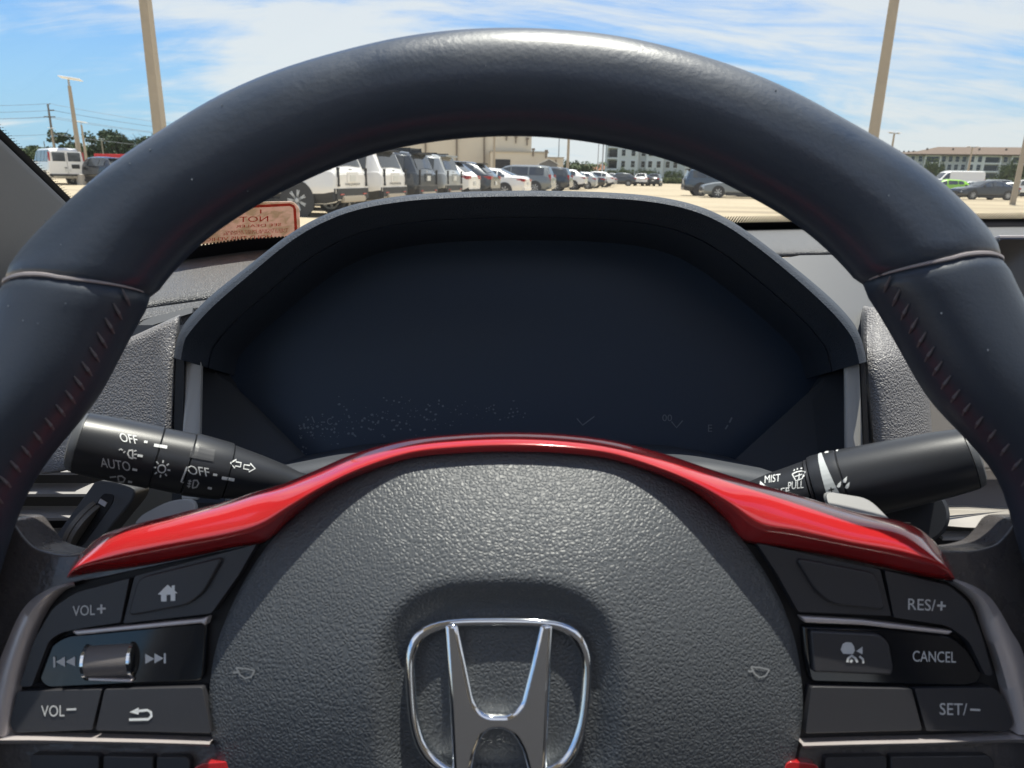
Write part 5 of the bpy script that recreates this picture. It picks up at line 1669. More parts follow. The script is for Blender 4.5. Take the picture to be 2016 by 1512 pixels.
for i, kd, colr, lab, rm, si in ROW:
    row_cars.append(vehicle(kd, colr, row_loc(i, kd, si), nose, lab, 'car', G_ROW, rm, name='parked_sedan' if kd == 'sedan' else 'parked_hatchback' if kd == 'hatch' else 'parked_minivan' if kd == 'mini' else 'parked_suv'))
for c in row_cars[:2]:                                               # model name across the tailgate
    vs, fs, w = text2d('PALISADE')
    k = 0.85 / w
    me = mesh_from('model_lettering', [(-2.512, -(x * k - 0.425) , 0.775 + y * 0.055) for x, y in vs], fs, m_trimc, False)
    link('model_lettering', me, c)
mb = MB()
for k in range(7):
    mb.box((-0.9 + k * 0.25, 0, 1.96), (0.06, 1.15, 0.05))
for s in (-1, 1): mb.box((-0.15, s * 0.56, 1.93), (1.7, 0.05, 0.12)); mb.box((-0.15, s * 0.56, 1.85), (0.06, 0.06, 0.16))
mb.obj('roof_rack', m_trimc, row_cars[3], False)
# cross row at the end of the aisle
def cross(px, y, kd, colr, lab, head=Vector((-1, 0.05, 0)), rm='alloy', grp='cars parked across the end of the aisle', name=None):
    p = at(px, y)
    return vehicle(kd, colr, Vector((p.x, p.y, 0)), head, lab, 'car' if kd not in ('van', 'cargo') else 'van', grp, rm,
                   name or ('parked_sedan' if kd == 'sedan' else 'parked_hatchback' if kd == 'hatch' else 'parked_van' if kd in ('van', 'cargo') else 'parked_suv'))
cross(1216, 98, 'slope', 'dark', 'dark grey crossover seen side on at the end of the aisle', Vector((-1, 0.12, 0)))
cross(1262, 103, 'slope', 'white', 'white crossover peeping out behind the dark side-on crossover', Vector((0.25, 1, 0)))
cross(1276, 106, 'sedan', 'sky', 'blue sedan between a white crossover and a black car', Vector((0.25, 1, 0)))
cross(1288, 104, 'slope', 'black', 'black crossover at the right end of the far group of cars', Vector((0.3, 1, 0)))
for px, y, kd, colr, lab in ((1160, 112, 'sedan', 'white', 'white sedan roof behind the far end of the left row'), (1178, 116, 'slope', 'white', 'white crossover roof left of the side-on dark crossover'), (1204, 118, 'slope', 'white', 'white crossover behind the bonnet of the side-on dark one'),
                             (1232, 120, 'mini', 'white', 'white people carrier right behind the side-on dark crossover'), (1140, 118, 'slope', 'silver', 'silver crossover roof far behind the left row')):
    cross(px, y, kd, colr, lab, Vector((0.3, 1, 0)))
# right side of the aisle
rhead = Vector((-math.cos(R(6)), math.sin(R(6)), 0))
def nose_at(px, y, kd):
    p = at(px, y)
    return p - rhead * (KINDS[kd]['L'] / 2)
vehicle('boxy', 'blue', nose_at(1343, 50.5, 'boxy'), -rhead, 'dark blue SUV tail out on the right of the aisle, large dark wheel', 'car', 'cars on the right side of the aisle', 'dark', name='parked_suv')
vehicle('sedan', 'grey', nose_at(1378, 46.5, 'sedan'), rhead, 'grey sedan nose out with a bright silver front wheel', 'car', 'cars on the right side of the aisle', 'alloy', name='parked_sedan')
# far right group
G_R = 'cars standing in front of the long apartment block'
cross(1932, 57.0, 'sedan', 'black', 'black sedan side on behind the dash at the right, silver wheels', Vector((-1, -0.10, 0)), grp=G_R)
cross(1853, 66, 'hatch', 'green', 'lime green hatchback beside the bonnet of the black sedan', Vector((-1, 0.15, 0)), grp=G_R)
cross(1872, 84, 'cargo', 'white', 'tall white delivery van in front of the long apartment block', Vector((-1, 0.05, 0)), grp=G_R)
cross(1898, 76, 'sedan', 'silver', 'silver sedan between the green hatchback and the black sedan', Vector((-1, 0.1, 0)), grp=G_R)
cross(1942, 90, 'mini', 'grey', 'grey people carrier roof above the black sedan', Vector((-1, 0.3, 0)), grp=G_R)
cross(1978, 84, 'sedan', 'silver', 'silver sedan roof just left of the near light pole', Vector((-0.9, 0.5, 0)), grp=G_R)
cross(2012, 70, 'slope', 'white', 'white crossover at the right edge beyond the light pole', Vector((-0.5, 1, 0)), grp=G_R)
cross(2030, 76, 'slope', 'blue', 'dark blue crossover cut off by the right edge', Vector((-0.5, 1, 0)), grp=G_R)
# far left group
G_L = 'vehicles at the left beyond the windshield pillar'
hv = Vector((-0.67, 0.74, 0)).normalized()
cross(118, 46.5, 'van', 'white', 'white passenger van seen from behind at the left', hv, grp=G_L)
cross(203, 45.5, 'slope', 'black', 'black crossover with red tail lights right of the white van', Vector((-0.90, 0.44, 0)).normalized(), grp=G_L)
cross(232, 60, 'slope', 'white', 'white crossover under the red canopy at the left', Vector((0.3, 1, 0)).normalized(), grp=G_L)

# ------------------------------------------------------------------ poles, lamps, wires
m_conc = mat('pole_concrete', (0.43, 0.355, 0.26), 0.85, bump=('noise', 30, 0.3, 0.01), var=(2.0, 0.6, (0.34, 0.29, 0.22)))
m_steel = mat('galvanised', (0.40, 0.41, 0.42), 0.5, metal=0.3)
m_wood = mat('grey_wood', (0.20, 0.18, 0.16), 0.9)
m_lampw = mat('lamp_white', (0.80, 0.81, 0.82), 0.5)
def light_pole(px, y, ztop, wtop, wbot, label, head='panel', name='light_pole', grp='concrete light poles of the lot', base=False, m=None, yaw=0.0):
    p = at(px, y)
    t = thing(name, label, 'light pole', Matrix.Translation((p.x, p.y, 0)) @ Matrix.Rotation(yaw, 4, 'Z'), grp)
    mb = MB()
    n = 10
    prof = [(0, wbot / 2), (ztop * 0.5, (wbot + wtop) / 4), (ztop, wtop / 2)]
    mb.lathe((0, 0, -0.02), (0, 0, 1), prof, 4 if y < 30 or m is None else 8)
    mb.obj('pole', m or m_conc, t, False)
    if base:
        mb = MB(); mb.lathe((0, 0, -0.02), (0, 0, 1), [(0, 0.34), (0.62, 0.34), (0.66, 0.28)], 16); mb.obj('pole_base', mat('base_concrete', (0.46, 0.42, 0.36), 0.9), t)
    if head == 'panel':
        mb = MB(); mb.tube([(0, 0, ztop), (0, 0, ztop + 0.32)], 0.06); mb.obj('bracket', m_steel, t)
        mb = MB(); mb.box((0.12, 0, ztop + 0.38), (1.15, 0.62, 0.06), Matrix.Rotation(R(7), 3, 'Y') @ Matrix.Rotation(R(-6), 3, 'X')); bevel(mb.obj('lamp_head', m_lampw, t, False), 0.02)
    elif head == 'tee':
        mb = MB(); mb.box((0, 0, ztop + 0.02), (1.9, 0.10, 0.10)); mb.obj('bracket', m_steel, t, False)
        for s in (-1, 1):
            mb = MB(); mb.box((s * 0.75, 0, ztop + 0.12), (0.60, 0.40, 0.10)); bevel(mb.obj('lamp_head', m_lampw, t, False), 0.02)
    elif head == 'arm':
        mb = MB(); mb.tube([(0, 0, ztop), (0.4, 0, ztop + 0.45), (1.0, 0, ztop + 0.6)], 0.05); mb.obj('bracket', m_steel, t)
        mb = MB(); mb.box((1.2, 0, ztop + 0.58), (0.6, 0.25, 0.10)); bevel(mb.obj('lamp_head', m_steel, t, False), 0.02)
    return t
light_pole(331, 24, 11.0, 0.30, 0.46, 'tall tan concrete pole rising out of frame left of the wheel rim', yaw=R(40))
light_pole(1694, 22.5, 11.0, 0.28, 0.44, 'tall tan concrete pole rising out of frame right of the wheel rim', yaw=R(15))
light_pole(1993, 44, 9.0, 0.24, 0.40, 'slanting-looking concrete pole at the right edge beside the black sedan', yaw=R(20))
pz = at(166, 45)
light_pole(164.5, 45.0, z_at(168, pz), 0.19, 0.36, 'tan pole with a flat white panel head beside the white van', base=True, yaw=R(10))
light_pole(174, 98, z_at(246, at(174, 98)), 0.22, 0.42, 'second panel-topped pole just right of the one beside the van', yaw=R(10))
light_pole(113, 150, z_at(256, at(113, 150)), 0.24, 0.46, 'distant panel-topped pole in front of the utility pole', yaw=R(10))
light_pole(208, 165, z_at(277, at(208, 165)), 0.24, 0.46, 'distant panel-topped pole before the tall pine at the left', yaw=R(10))
light_pole(193, 185, z_at(284, at(193, 185)), 0.24, 0.46, 'smallest panel-topped pole in front of the tree line', yaw=R(10))
light_pole(95, 190, z_at(278, at(95, 190)), 0.24, 0.46, 'distant bare pole close to the windshield pillar', head=None)
light_pole(1898, 120, z_at(290, at(1898, 120)), 0.22, 0.42, 'twin-headed pole standing behind the white delivery van', head='tee', m=m_conc, yaw=R(10))
light_pole(1742, 88, z_at(263, at(1742, 88)), 0.20, 0.40, 'twin-headed pole showing just above the wheel rim at the right', head='tee', m=m_conc, yaw=R(30))
light_pole(972, 92, 7.5, 0.24, 0.36, 'tan pole before the beige warehouse', head=None)
light_pole(1116, 88, 9.0, 0.24, 0.36, 'tan pole just right of the beige annex', head=None)
light_pole(1098, 170, 13.0, 0.16, 0.30, 'thin dark pole left of the palms', head=None, m=m_steel)
light_pole(1175, 150, 8.2, 0.14, 0.24, 'slim street lamp with a bent arm before the pale flats', head='arm', m=m_steel)
light_pole(1184, 118, 10.0, 0.20, 0.26, 'slim grey pole at the corner of the pale flats', head=None, m=m_steel)
# utility pole and its lines
up = at(114, 158)
t = thing('utility_pole', 'tall grey utility pole with cross-arms above the tree line at the left', 'utility pole', Matrix.Translation(up))
zt = z_at(206, up)
mb = MB(); mb.lathe((0, 0, 0), (0, 0, 1), [(0, 0.34), (zt, 0.17)], 8); mb.obj('pole', m_wood, t)
arms = []
for z, x0, x1 in ((z_at(230, up), -0.9, 0.9), (z_at(217, up), -0.1, 0.9)):
    mb = MB(); mb.bar((x0 * 1.3, 0, z), (x1 * 1.3, 0, z), 0.22); mb.obj('cross_arm', m_wood, t, False); arms.append(z)
mb = MB(); mb.bar((0, 0, zt - 0.1), (0.55, 0, zt + 0.25), 0.12); mb.bar((0, 0, zt - 0.1), (-0.1, 0, zt + 0.1), 0.12); mb.obj('top_bracket', m_wood, t, False)
m_wire = mat('wire', (0.16, 0.18, 0.21), 0.6)
k = 0
for (dx, z, lab) in ((0.55, zt + 0.2, 'topmost overhead line running from the utility pole tip'), (0.9, arms[1], 'second overhead line, from the short cross-arm'), (0.85, arms[0], 'overhead line from the right end of the long cross-arm'), (-0.85, arms[0] - 0.05, 'overhead line from the left end of the long cross-arm'), (0.3, zt * 0.56, 'lowest overhead line, just above the tree tops')):
    a = up + Vector((dx, 0, z)); b = at(520, 175, 0) + Vector((dx, 0, z * 0.70)); c = at(-320, 150, 0) + Vector((dx, 0, z * 0.95))
    pts = []
    for p, q_ in ((c, a), (a, b)):
        for i in range(11):
            s_ = i / 10
            v = p.lerp(q_, s_); v.z -= 0.8 * 4 * s_ * (1 - s_)
            pts.append(v)
    mb = MB(); mb.tube(pts, 0.035, 4, False)
    tag(mb.obj('power_line', m_wire), lab, 'power line', 'overhead lines at the left')
# red canopy
cp = at(236, 66)
t = thing('canopy', 'red canopy roof above the white crossover at the left', 'canopy', Matrix.Translation(cp))
zc_ = z_at(314, cp)
mb = MB(); mb.box((0, 0, zc_ + 0.22), (2.6, 2.6, 0.42)); bevel(mb.obj('roof', mat('canopy_red', (0.55, 0.03, 0.035), 0.7), t, False), 0.03)
for sx in (-1, 1):
    for sy in (-1, 1):
        mb = MB(); mb.bar((sx * 1.2, sy * 1.2, 0), (sx * 1.2, sy * 1.2, zc_ + 0.05), 0.06); mb.obj('leg', m_steel, t, False)
# ------------------------------------------------------------------ buildings
m_beige = mat('warehouse_stucco', (0.66, 0.585, 0.46), 0.9, bump=('noise', 3, 0.1, 0.02), var=(0.3, 0.5, (0.60, 0.53, 0.42)))
m_capm = mat('parapet_metal', (0.40, 0.36, 0.29), 0.6)
m_doorb = mat('dark_opening', (0.025, 0.025, 0.028), 0.7)
m_pipe = mat('downpipe_brown', (0.20, 0.16, 0.12), 0.6)
def axes_box(mb, o, ux, uy, x0, x1, y0, y1, z0, z1):
    """box in a building's own axes: ux along the front, uy back from it"""
    vs = [o + ux * x + uy * y + Vector((0, 0, z)) for x in (x0, x1) for y in (y0, y1) for z in (z0, z1)]
    mb.add(vs, [(0, 1, 3, 2), (4, 6, 7, 5), (0, 4, 5, 1), (2, 3, 7, 6), (0, 2, 6, 4), (1, 5, 7, 3)])
wh = thing('warehouse', 'large windowless beige warehouse with stepped flat roofs', 'warehouse', Matrix.Translation(at(960, 120)))
o0 = Vector((0, 0, 0)); ux = Vector((1, 0.06, 0)).normalized(); uy = Vector((-0.06, 1, 0)).normalized()
ppm = 120 / FPX                                                      # metres per pixel at the front
mb = MB(); axes_box(mb, o0, ux, uy, -22, 3.5 + 4.0, 6, 40, 0, 9.5); mb.obj('main_block', m_beige, wh, False)
mb = MB(); axes_box(mb, o0, ux, uy, -22.2, 7.7, 5.85, 40.2, 9.5, 9.75); mb.obj('parapet', m_capm, wh, False)
zl = z_at(297, at(1010, 120))
mb = MB(); axes_box(mb, o0, ux, uy, 0.5, 9.6, -0.4, 5.8, 0, zl - 0.25); mb.obj('front_block', m_beige, wh, False)
mb = MB(); axes_box(mb, o0, ux, uy, 0.4, 9.75, -0.55, 5.75, zl - 0.25, zl); mb.obj('parapet', m_capm, wh, False)
mb = MB(); axes_box(mb, o0, ux, uy, 1.2, 3.6, -0.46, -0.2, 0, 3.45); mb.obj('loading_door', m_doorb, wh, False)
for x, z0, z1, y in ((-5.2, 0, 9.4, 5.95), (-0.6, 0, 9.4, 5.95), (-10.4, 0, 9.4, 5.95)):
    mb = MB(); axes_box(mb, o0, ux, uy, x, x + 0.25, y - 0.22, y - 0.01, z0, z1); mb.obj('downpipe', m_pipe, wh, False)
for x, z, y in ((3.0, 6.6, 5.9), (4.6, 6.2, 5.9), (6.5, 5.9, 5.9), (7.0, 4.0, -0.42), (9.1, 3.8, -0.42)):
    mb = MB(); axes_box(mb, o0, ux, uy, x, x + 0.5, y - 0.35, y - 0.02, z + 0.9, z + 1.25); axes_box(mb, o0, ux, uy, x + 0.12, x + 0.34, y - 0.14, y - 0.02, z, z + 0.9); mb.obj('wall_light', m_pipe, wh, False)
an = thing('annex', 'low beige annex standing to the right of the warehouse', 'annex', Matrix.Translation(at(1085, 128)))
za = z_at(309, at(1085, 128))
mb = MB(); axes_box(mb, o0, ux, uy, -2.4, 2.0, 0, 9, 0, za - 0.2); mb.obj('block', m_beige, an, False)
mb = MB(); axes_box(mb, o0, ux, uy, -2.5, 2.1, -0.12, 9.1, za - 0.2, za); mb.obj('parapet', m_capm, an, False)
mb = MB(); axes_box(mb, o0, ux, uy, 0.6, 0.8, -0.2, -0.01, 0, za - 0.4); mb.obj('downpipe', m_pipe, an, False)
sh = thing('gable_shed', 'small pale shed with a grey gable end before the annex', 'shed', Matrix.Translation(at(1079, 112)))
mb = MB()
zs = z_at(322, at(1079, 112)); zg = z_at(315, at(1079, 112))
mb.add([(-1.3, 0, 0), (1.3, 0, 0), (1.3, 0, zs), (0, 0, zg), (-1.3, 0, zs), (-1.3, 4, 0), (1.3, 4, 0), (1.3, 4, zs), (0, 4, zg), (-1.3, 4, zs)],
       [(0, 1, 2, 3, 4), (9, 8, 7, 6, 5), (0, 5, 6, 1), (1, 6, 7, 2), (4, 9, 5, 0)]); mb.obj('walls', mat('shed_grey', (0.16, 0.155, 0.15), 0.8), sh, False)
mb = MB()
for s in (-1, 1): mb.bar((s * 0.75, -0.2, (zs + zg) / 2 + 0.06), (s * 0.75, 4.2, (zs + zg) / 2 + 0.06), 1.75, 0.10)
rf_ = MB(); rf_.add([(-1.6, -0.2, zs - 0.16), (0, -0.2, zg + 0.08), (1.6, -0.2, zs - 0.16), (-1.6, 4.2, zs - 0.16), (0, 4.2, zg + 0.08), (1.6, 4.2, zs - 0.16), (-1.6, -0.2, zs - 0.06), (0, -0.2, zg + 0.18), (1.6, -0.2, zs - 0.06), (-1.6, 4.2, zs - 0.06), (0, 4.2, zg + 0.18), (1.6, 4.2, zs - 0.06)],
    [(6, 7, 10, 9), (7, 8, 11, 10), (0, 3, 4, 1), (1, 4, 5, 2), (0, 1, 7, 6), (1, 2, 8, 7), (3, 9, 10, 4), (4, 10, 11, 5), (0, 6, 9, 3), (2, 5, 11, 8)]); rf_.obj('roof', mat('white_metal_roof', (0.62, 0.61, 0.58), 0.6), sh, False)
rh = thing('low_house', 'distant low house with a reddish tiled roof behind the parked cars', 'house', Matrix.Translation(at(1164, 230)))
mb = MB(); mb.box((0, 3, 1.4), (18, 8, 2.8)); mb.obj('walls', m_beige, rh, False)
mb = MB(); mb.add([(-9.6, -1.6, 2.8), (9.6, -1.6, 2.8), (9.6, 7.6, 2.8), (-9.6, 7.6, 2.8), (-6, 3, 4.8), (6, 3, 4.8)], [(0, 1, 5, 4), (1, 2, 5), (2, 3, 4, 5), (3, 0, 4), (3, 2, 1, 0)]); mb.obj('roof', mat('clay_roof', (0.36, 0.17, 0.10), 0.9), rh, False)

# apartment blocks: walls, bays, windows (> sash), balconies, roof
m_wallw = mat('pale_siding', (0.76, 0.75, 0.71), 0.85, bump=('noise', 4, 0.1, 0.01), var=(0.6, 0.5, (0.71, 0.705, 0.68)))
m_wallg = mat('grey_siding', (0.60, 0.60, 0.585), 0.85, var=(0.6, 0.5, (0.56, 0.56, 0.55)))
m_wht = mat('white_trim', (0.80, 0.79, 0.76), 0.7)
m_pane = mat('window_pane', (0.035, 0.042, 0.05), 0.1, spec=0.7)
m_roofb = mat('brown_shingle', (0.17, 0.125, 0.095), 0.95, var=(0.8, 0.6, (0.14, 0.105, 0.08)), bump=('noise', 6, 0.4, 0.05))
win_me = {}
def win_mesh(w, h):
    if (w, h) not in win_me:
        mb = MB(); mb.box((0, -0.03, 0), (w + 0.24, 0.10, h + 0.24)); fr_ = mb.mesh('window', m_wht, False)
        mb = MB()
        for s in (-1, 1): mb.box((0, -0.10, s * h / 4), (w, 0.05, h / 2 - 0.05))
        win_me[w, h] = (fr_, mb.mesh('pane', m_pane, False))
    return win_me[w, h]
def apartments(label, px0, y0, px1, y1, zroof_base, storeys, bays, hip, z_ridge, grp=None):
    a, b = at(px0, y0), at(px1, y1)
    L = (b - a).length
    u = (b - a).normalized(); v = Vector((-u.y, u.x, 0))
    M = Matrix(((u.x, v.x, 0, a.x), (u.y, v.y, 0, a.y), (0, 0, 1, 0), (0, 0, 0, 1)))
    t = thing('apartment_block', label, 'apartment block', M, grp)
    H = zroof_base
    sh_ = H / storeys
    mb = MB(); mb.box((L / 2, 8, H / 2), (L, 16, H)); mb.obj('wall', m_wallg, t, False)
    x = 0.6
    for kind, w in bays:
        if x + w > L + 0.1: break
        if kind in ('bay', 'bal'):
            mb = MB()
            dp = 1.3
            if kind == 'bay':
                mb.box((x + w / 2, -dp / 2, H / 2), (w, dp, H))
                mb.obj('bay', m_wallw, t, False)
            else:
                for xx in (x + 0.2, x + w - 0.2): mb.box((xx, -dp / 2, H / 2), (0.4, dp, H))
                for s in range(storeys + 1): mb.box((x + w / 2, -dp / 2, min(s * sh_, H - 0.3) + 0.15), (w - 0.8, dp - 0.004, 0.42))
                mb.obj('balcony_frame', m_wht, t, False)
        off = -1.3 if kind == 'bay' else 0.0
        for s in range(storeys):
            zc2 = s * sh_ + sh_ * 0.56
            if kind == 'bal':
                mb = MB(); mb.box((x + w / 2, -0.04, zc2 - 0.1), (w - 1.2, 0.06, sh_ * 0.68)); mb.obj('balcony_door', m_pane, t, False)
                mb = MB()
                for k in range(9): mb.box((x + 0.5 + (w - 1.0) * k / 8, -1.2, s * sh_ + 0.85), (0.05, 0.05, 1.0))
                mb.box((x + w / 2, -1.2, s * sh_ + 1.36), (w - 0.9, 0.07, 0.07)); mb.obj('balcony_rail', m_trimc, t, False)
            else:
                nwin = 2 if w > 3.0 else 1
                for k in range(nwin):
                    fr_, pn = win_mesh(1.0, 1.65)
                    o_ = link('window', fr_, t, Matrix.Translation((x + w * (k + 0.5) / nwin if nwin == 2 else x + w / 2, off, zc2)))
                    link('pane', pn, o_)
        x += w
    e = 0.9
    if hip:
        mb = MB(); mb.add([(-e, -e - 1.3, H), (L + e, -e - 1.3, H), (L + e, 16 + e, H), (-e, 16 + e, H), (9, 8, z_ridge), (L - 2, 8, z_ridge), (-e, -e - 1.3, H + 0.35), (L + e, -e - 1.3, H + 0.35), (L + e, 16 + e, H + 0.35), (-e, 16 + e, H + 0.35)],
            [(6, 7, 5, 4), (7, 8, 5), (8, 9, 4, 5), (9, 6, 4), (3, 2, 1, 0), (0, 1, 7, 6), (1, 2, 8, 7), (2, 3, 9, 8), (3, 0, 6, 9)])
        mb.obj('roof', m_roofb, t, False)
        for k in range(6):
            xx = L * (k + 0.8) / 6.5
            mb = MB(); mb.box((xx, 3.5, H + (z_ridge - H) * 0.52 + 0.4), (0.5, 0.5, 0.8)); mb.obj('roof_vent', m_pipe, t, False)
    else:
        mb = MB(); mb.box((L / 2, 7.4, H + 0.3), (L + 0.6, 17.6, 0.6)); mb.obj('parapet', m_wht, t, False)
    return t
zr = z_at(306, at(1880, 225))
apartments('long pale apartment block with a brown hipped roof at the right', 1776, 232, 2120, 215, zr, 4,
           [('wall', 4.2), ('bal', 4.4), ('wall', 3.6), ('wall', 3.6), ('bay', 4.0), ('bal', 4.6), ('wall', 2.4), ('bal', 5.4), ('bal', 5.4), ('wall', 4.0), ('bal', 5.2), ('wall', 3.4), ('bay', 3.0), ('bal', 5.0), ('wall', 3.6), ('bal', 5.0), ('wall', 4.0), ('bal', 5.0)], True, z_at(289, at(1880, 232)))
apartments('farther apartment block whose brown roof just clears the wheel rim', 1730, 268, 1790, 262, z_at(306, at(1770, 265)), 4, [('wall', 3.6)] * 3, True, z_at(296, at(1770, 265)))
apartments('pale grey block of flats behind the cars across the aisle', 1189, 205, 1345, 196, 14.5, 5,
           [('bal', 3.6), ('bay', 5.4), ('wall', 2.2), ('bay', 4.6), ('wall', 4.0), ('bay', 5.2), ('wall', 3.4), ('bal', 4.0), ('bay', 5.0)], False, 0)

# ------------------------------------------------------------------ trees
m_bark = mat('bark', (0.12, 0.09, 0.065), 0.95)
def leaf_mat(name, c1, c2):
    m = bpy.data.materials.new(name); m.use_nodes = True
    nt = m.node_tree; b = nt.nodes['Principled BSDF']
    b.inputs['Roughness'].default_value = 0.7
    oi = nt.nodes.new('ShaderNodeNewGeometry')
    rp = nt.nodes.new('ShaderNodeMix'); rp.data_type = 'RGBA'
    rp.inputs['A'].default_value = (*c1, 1); rp.inputs['B'].default_value = (*c2, 1)
    nt.links.new(oi.outputs['Random Per Island'], rp.inputs['Factor'])
    nt.links.new(rp.outputs['Result'], b.inputs['Base Color'])
    return m
m_leafs = [leaf_mat('leaf_oak', (0.035, 0.065, 0.018), (0.09, 0.12, 0.04)), leaf_mat('leaf_pine', (0.025, 0.05, 0.02), (0.06, 0.09, 0.035)), leaf_mat('leaf_light', (0.06, 0.09, 0.025), (0.13, 0.15, 0.05))]
def crown_mesh(kind, seed):
    rg = random.Random(seed)
    vs, fs = [], []
    if kind == 'oak': cl = [(rg.gauss(0, .30), rg.gauss(0, .30), 0.30 + rg.random() * 0.55, rg.uniform(.14, .26)) for _ in range(16)]; nl, ls = 75, 0.055
    elif kind == 'pine': cl = [(rg.gauss(0, .13), rg.gauss(0, .13), 0.52 + rg.random() * 0.42, rg.uniform(.07, .14)) for _ in range(15)]; nl, ls = 60, 0.04
    elif kind == 'bush': cl = [(rg.gauss(0, .36), rg.gauss(0, .36), 0.10 + rg.random() * 0.7, rg.uniform(.18, .30)) for _ in range(12)]; nl, ls = 70, 0.08
    else: cl = []; nl, ls = 0, 0
    for cx, cy, cz, r in cl:
        for _ in range(nl):
            d = Vector((rg.gauss(0, 1), rg.gauss(0, 1), rg.gauss(0, .75))).normalized() * r * rg.random() ** 0.4
            p = Vector((cx, cy, cz)) + d
            e = Euler((rg.random() * 6, rg.random() * 6, rg.random() * 6)).to_matrix()
            s = ls * rg.uniform(.5, 1.3)
            k = len(vs)
            vs += [p + e @ Vector(q_) * s for q_ in ((-.6, -.3, 0), (.5, -.5, .1), (.7, .4, 0), (-.4, .6, -.1))]
            fs.append((k, k + 1, k + 2, k + 3))
    if kind == 'palm':
        for i in range(22):
            a = i * 2.4; el = rg.uniform(-0.5, 1.1)
            L_ = rg.uniform(.20, .27)
            prev = None
            for j in range(6):
                t = j / 5
                r = L_ * t
                p = Vector((math.cos(a) * r, math.sin(a) * r, 0.94 + math.sin(el) * r * 0.9 - 0.9 * r * r / L_ * 0.9))
                w = Vector((-math.sin(a), math.cos(a), 0)) * 0.035 * (1 - t * 0.85) * (0.4 + t * 2 if t < .3 else 1)
                if prev:
                    k = len(vs); vs += [prev[0] - prev[1], prev[0] + prev[1], p + w, p - w]; fs.append((k, k + 1, k + 2, k + 3))
                prev = (p, w)
    return vs, fs
CROWNS, TRUNKS = {}, {}
for kd, n_, lm in (('oak', 3, m_leafs[0]), ('pine', 3, m_leafs[1]), ('bush', 2, m_leafs[2]), ('palm', 1, m_leafs[0])):
    for i in range(n_):
        v_, f_ = crown_mesh(kd, 40 + i * 7 + len(kd))
        CROWNS[kd, i] = mesh_from('crown', v_, f_, lm, False)
    mb = MB()
    rg = random.Random(5 + len(kd))
    top = {'oak': .55, 'pine': .92, 'bush': .4, 'palm': .94}[kd]
    r0 = {'oak': .035, 'pine': .018, 'bush': .03, 'palm': .016}[kd]
    mb.tube([(0, 0, -0.01), (0.01, 0, top * .5), (0.0, 0.01, top)], [r0, r0 * .75, r0 * .35], 7)
    if kd in ('oak', 'pine'):
        for k in range(6):
            a = k * 1.9; z = top * (.5 + .08 * k)
            mb.tube([(0, 0, z), (math.cos(a) * .14, math.sin(a) * .14, z + .14), (math.cos(a) * .24, math.sin(a) * .24, z + .24)], [r0 * .5, r0 * .3, r0 * .12], 5)
    TRUNKS[kd] = mb.mesh('trunk', m_bark, True)
rng = random.Random(21)
def tree(kd, px, y, h, label, grp, wide=1.0, name=None):
    p = at(px, y)
    i = rng.randrange({'oak': 3, 'pine': 3, 'bush': 2, 'palm': 1}[kd])
    M = Matrix.Translation((p.x, p.y, 0)) @ Matrix.Rotation(rng.random() * 6.28, 4, 'Z')
    t = thing(name or {'oak': 'oak_tree', 'pine': 'pine_tree', 'bush': 'shrub', 'palm': 'palm_tree'}[kd], label, 'shrub' if kd == 'bush' else 'tree', M, grp)
    sc = Matrix.Diagonal((h * wide, h * wide, h, 1))
    link('trunk', TRUNKS[kd], t, sc.copy())
    link('crown', CROWNS[kd, i], t, sc.copy())
    return t
G_T = 'trees of the wood beyond the lot at the left'
def zt_(py, px, y): return z_at(py, at(px, y))
tree('pine', 133, 175, zt_(259, 133, 175), 'round-topped pine beside the utility pole', G_T, 1.3)
tree('pine', 207, 178, zt_(257, 207, 178), 'tallest pine of the left wood, ragged top', G_T, 1.1)
tree('pine', 226, 176, zt_(266, 226, 176), 'dense pine just right of the tallest one', G_T, 1.2)
tree('pine', 243, 178, zt_(266, 243, 178), 'thin see-through pine in the left wood', G_T, 0.7)
tree('pine', 258, 176, zt_(264, 258, 176), 'slender dark pine right of the thin one', G_T, 0.8)
tree('pine', 280, 176, zt_(268, 280, 176), 'flat-topped pine next to the tall concrete pole', G_T, 1.2)
tree('pine', 298, 178, zt_(266, 298, 178), 'pine behind the tall concrete pole', G_T)
def mass(name, label, cat, kd, spots):
    """one leafy mass of many crowns that nobody could count"""
    vs, fs = [], []
    for px, y, h, wd in spots:
        p = at(px, y)
        v_, f_ = crown_mesh(kd, rng.randrange(900))
        k = len(vs)
        c_ = rng.random() * 6.28
        vs += [Vector((p.x + (v.x * math.cos(c_) - v.y * math.sin(c_)) * h * wd, p.y + (v.x * math.sin(c_) + v.y * math.cos(c_)) * h * wd, max(v.z, 0.0) * h)) for v in v_]
        fs += [tuple(i + k for i in f) for f in f_]
    o = link(name, mesh_from(name, vs, fs, {'oak': m_leafs[0], 'bush': m_leafs[2]}[kd], False))
    return tag(o, label, cat, kind='stuff')
mass('wood', 'mass of rounded green trees behind the parked vehicles at the left', 'wood', 'oak',
     [(px + rng.uniform(-3, 3), 182 + rng.uniform(-6, 12), zt_(287 + rng.uniform(-8, 8), px, 182) * 0.95, rng.uniform(0.9, 1.2)) for px in range(55, 345, 8)])
G_M = 'trees along the far edge of the lot'
for px, py, kd, lab in ((1109, 314, 'oak', 'dark tree right against the beige annex'), (1117, 318, 'oak', 'dark tree behind the tan pole'), (1143, 317, 'oak', 'tallest round tree between annex and flats'), (1152, 324, 'oak', 'lower tree just right of the tallest round one')):
    tree(kd, px, 190, zt_(py, px, 190), lab, G_M, 1.2)
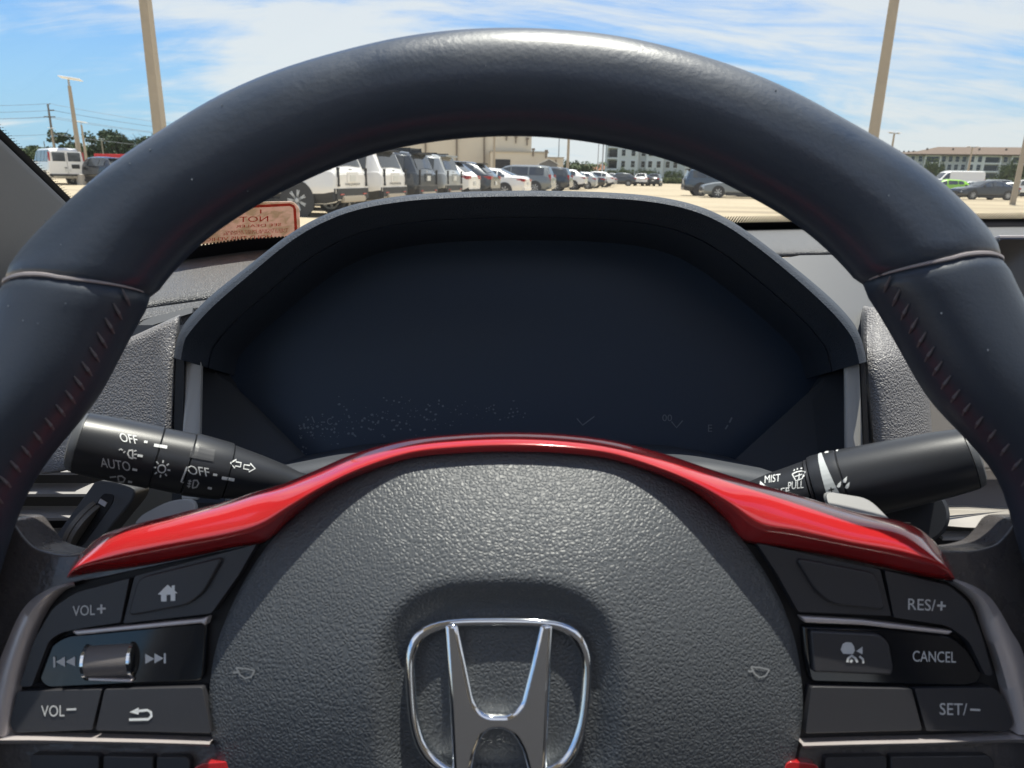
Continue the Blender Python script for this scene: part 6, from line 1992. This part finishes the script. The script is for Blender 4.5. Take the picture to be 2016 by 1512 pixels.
ordn = ['first', 'second', 'third', 'fourth', 'fifth', 'sixth', 'seventh']
for k, (px, py) in enumerate(((1128, 323), (1136, 322), (1157, 322), (1164, 321), (1170, 322), (1177, 324), (1186, 318))):
    tree('palm', px, 185 + rng.uniform(-5, 5), zt_(py, px, 185), ordn[k] + ' small palm from the annex, standing in the gap before the flats', G_M, 1.5)
mass('hedge', 'low green hedge at the foot of the palms between annex and flats', 'hedge', 'bush', [(px, 225, zt_(333, px, 225), 1.2) for px in range(1102, 1192, 6)])
G_B = 'young trees and shrubs before the flats'
for px, py, kd, lab, y in ((1208, 332, 'oak', 'little tree before the left bay of the flats', 165), (1229, 325, 'oak', 'young tree before the middle bay of the flats', 160), (1262, 329, 'oak', 'wide tree left of the flats entrance', 160), (1277, 328, 'oak', 'wide tree at the flats entrance', 160),
                           (1316, 333, 'oak', 'tree before the right wing of the flats, next to thin stems', 158), (1332, 332, 'oak', 'tree closest to the wheel rim before the flats', 158)):
    tree(kd, px, y, zt_(py, px, y) * 0.92, lab, G_B, 0.75)
mass('verge_shrubs', 'low green growth on the verge where the lot ends before the flats', 'shrubs', 'bush', [(px, 152, zt_(347.5, px, 152) * 0.9, 1.3) for px in range(1284, 1352, 5)])
G_A = 'trees before the long apartment block'
for px, py, lab, w in ((1828, 306, 'tall dark tree before the left end of the long block', 0.9), (1841, 318, 'tree just right of the tall dark one', 0.9), (1835, 330, 'lighter low tree at the left end of the long block', 1.2), (1972, 318, 'spreading tree left of the near light pole', 1.0), (1988, 310, 'tall palm-like tree behind the near light pole', 1.0), (1960, 336, 'low tree under the spreading one', 1.2), (2012, 322, 'tree at the right edge behind the light pole', 1.0)):
    tree('oak', px, 150, zt_(py, px, 150) * 0.93, lab, G_A, w * 0.55)
mass('bed_shrubs', 'clipped low shrubs in the bed before the long apartment block', 'shrubs', 'bush', [(px, 140, zt_(347, px, 140) * 0.9, 0.8) for px in list(range(1838, 1870, 7)) + list(range(1918, 1966, 7)) + list(range(1990, 2016, 8))])
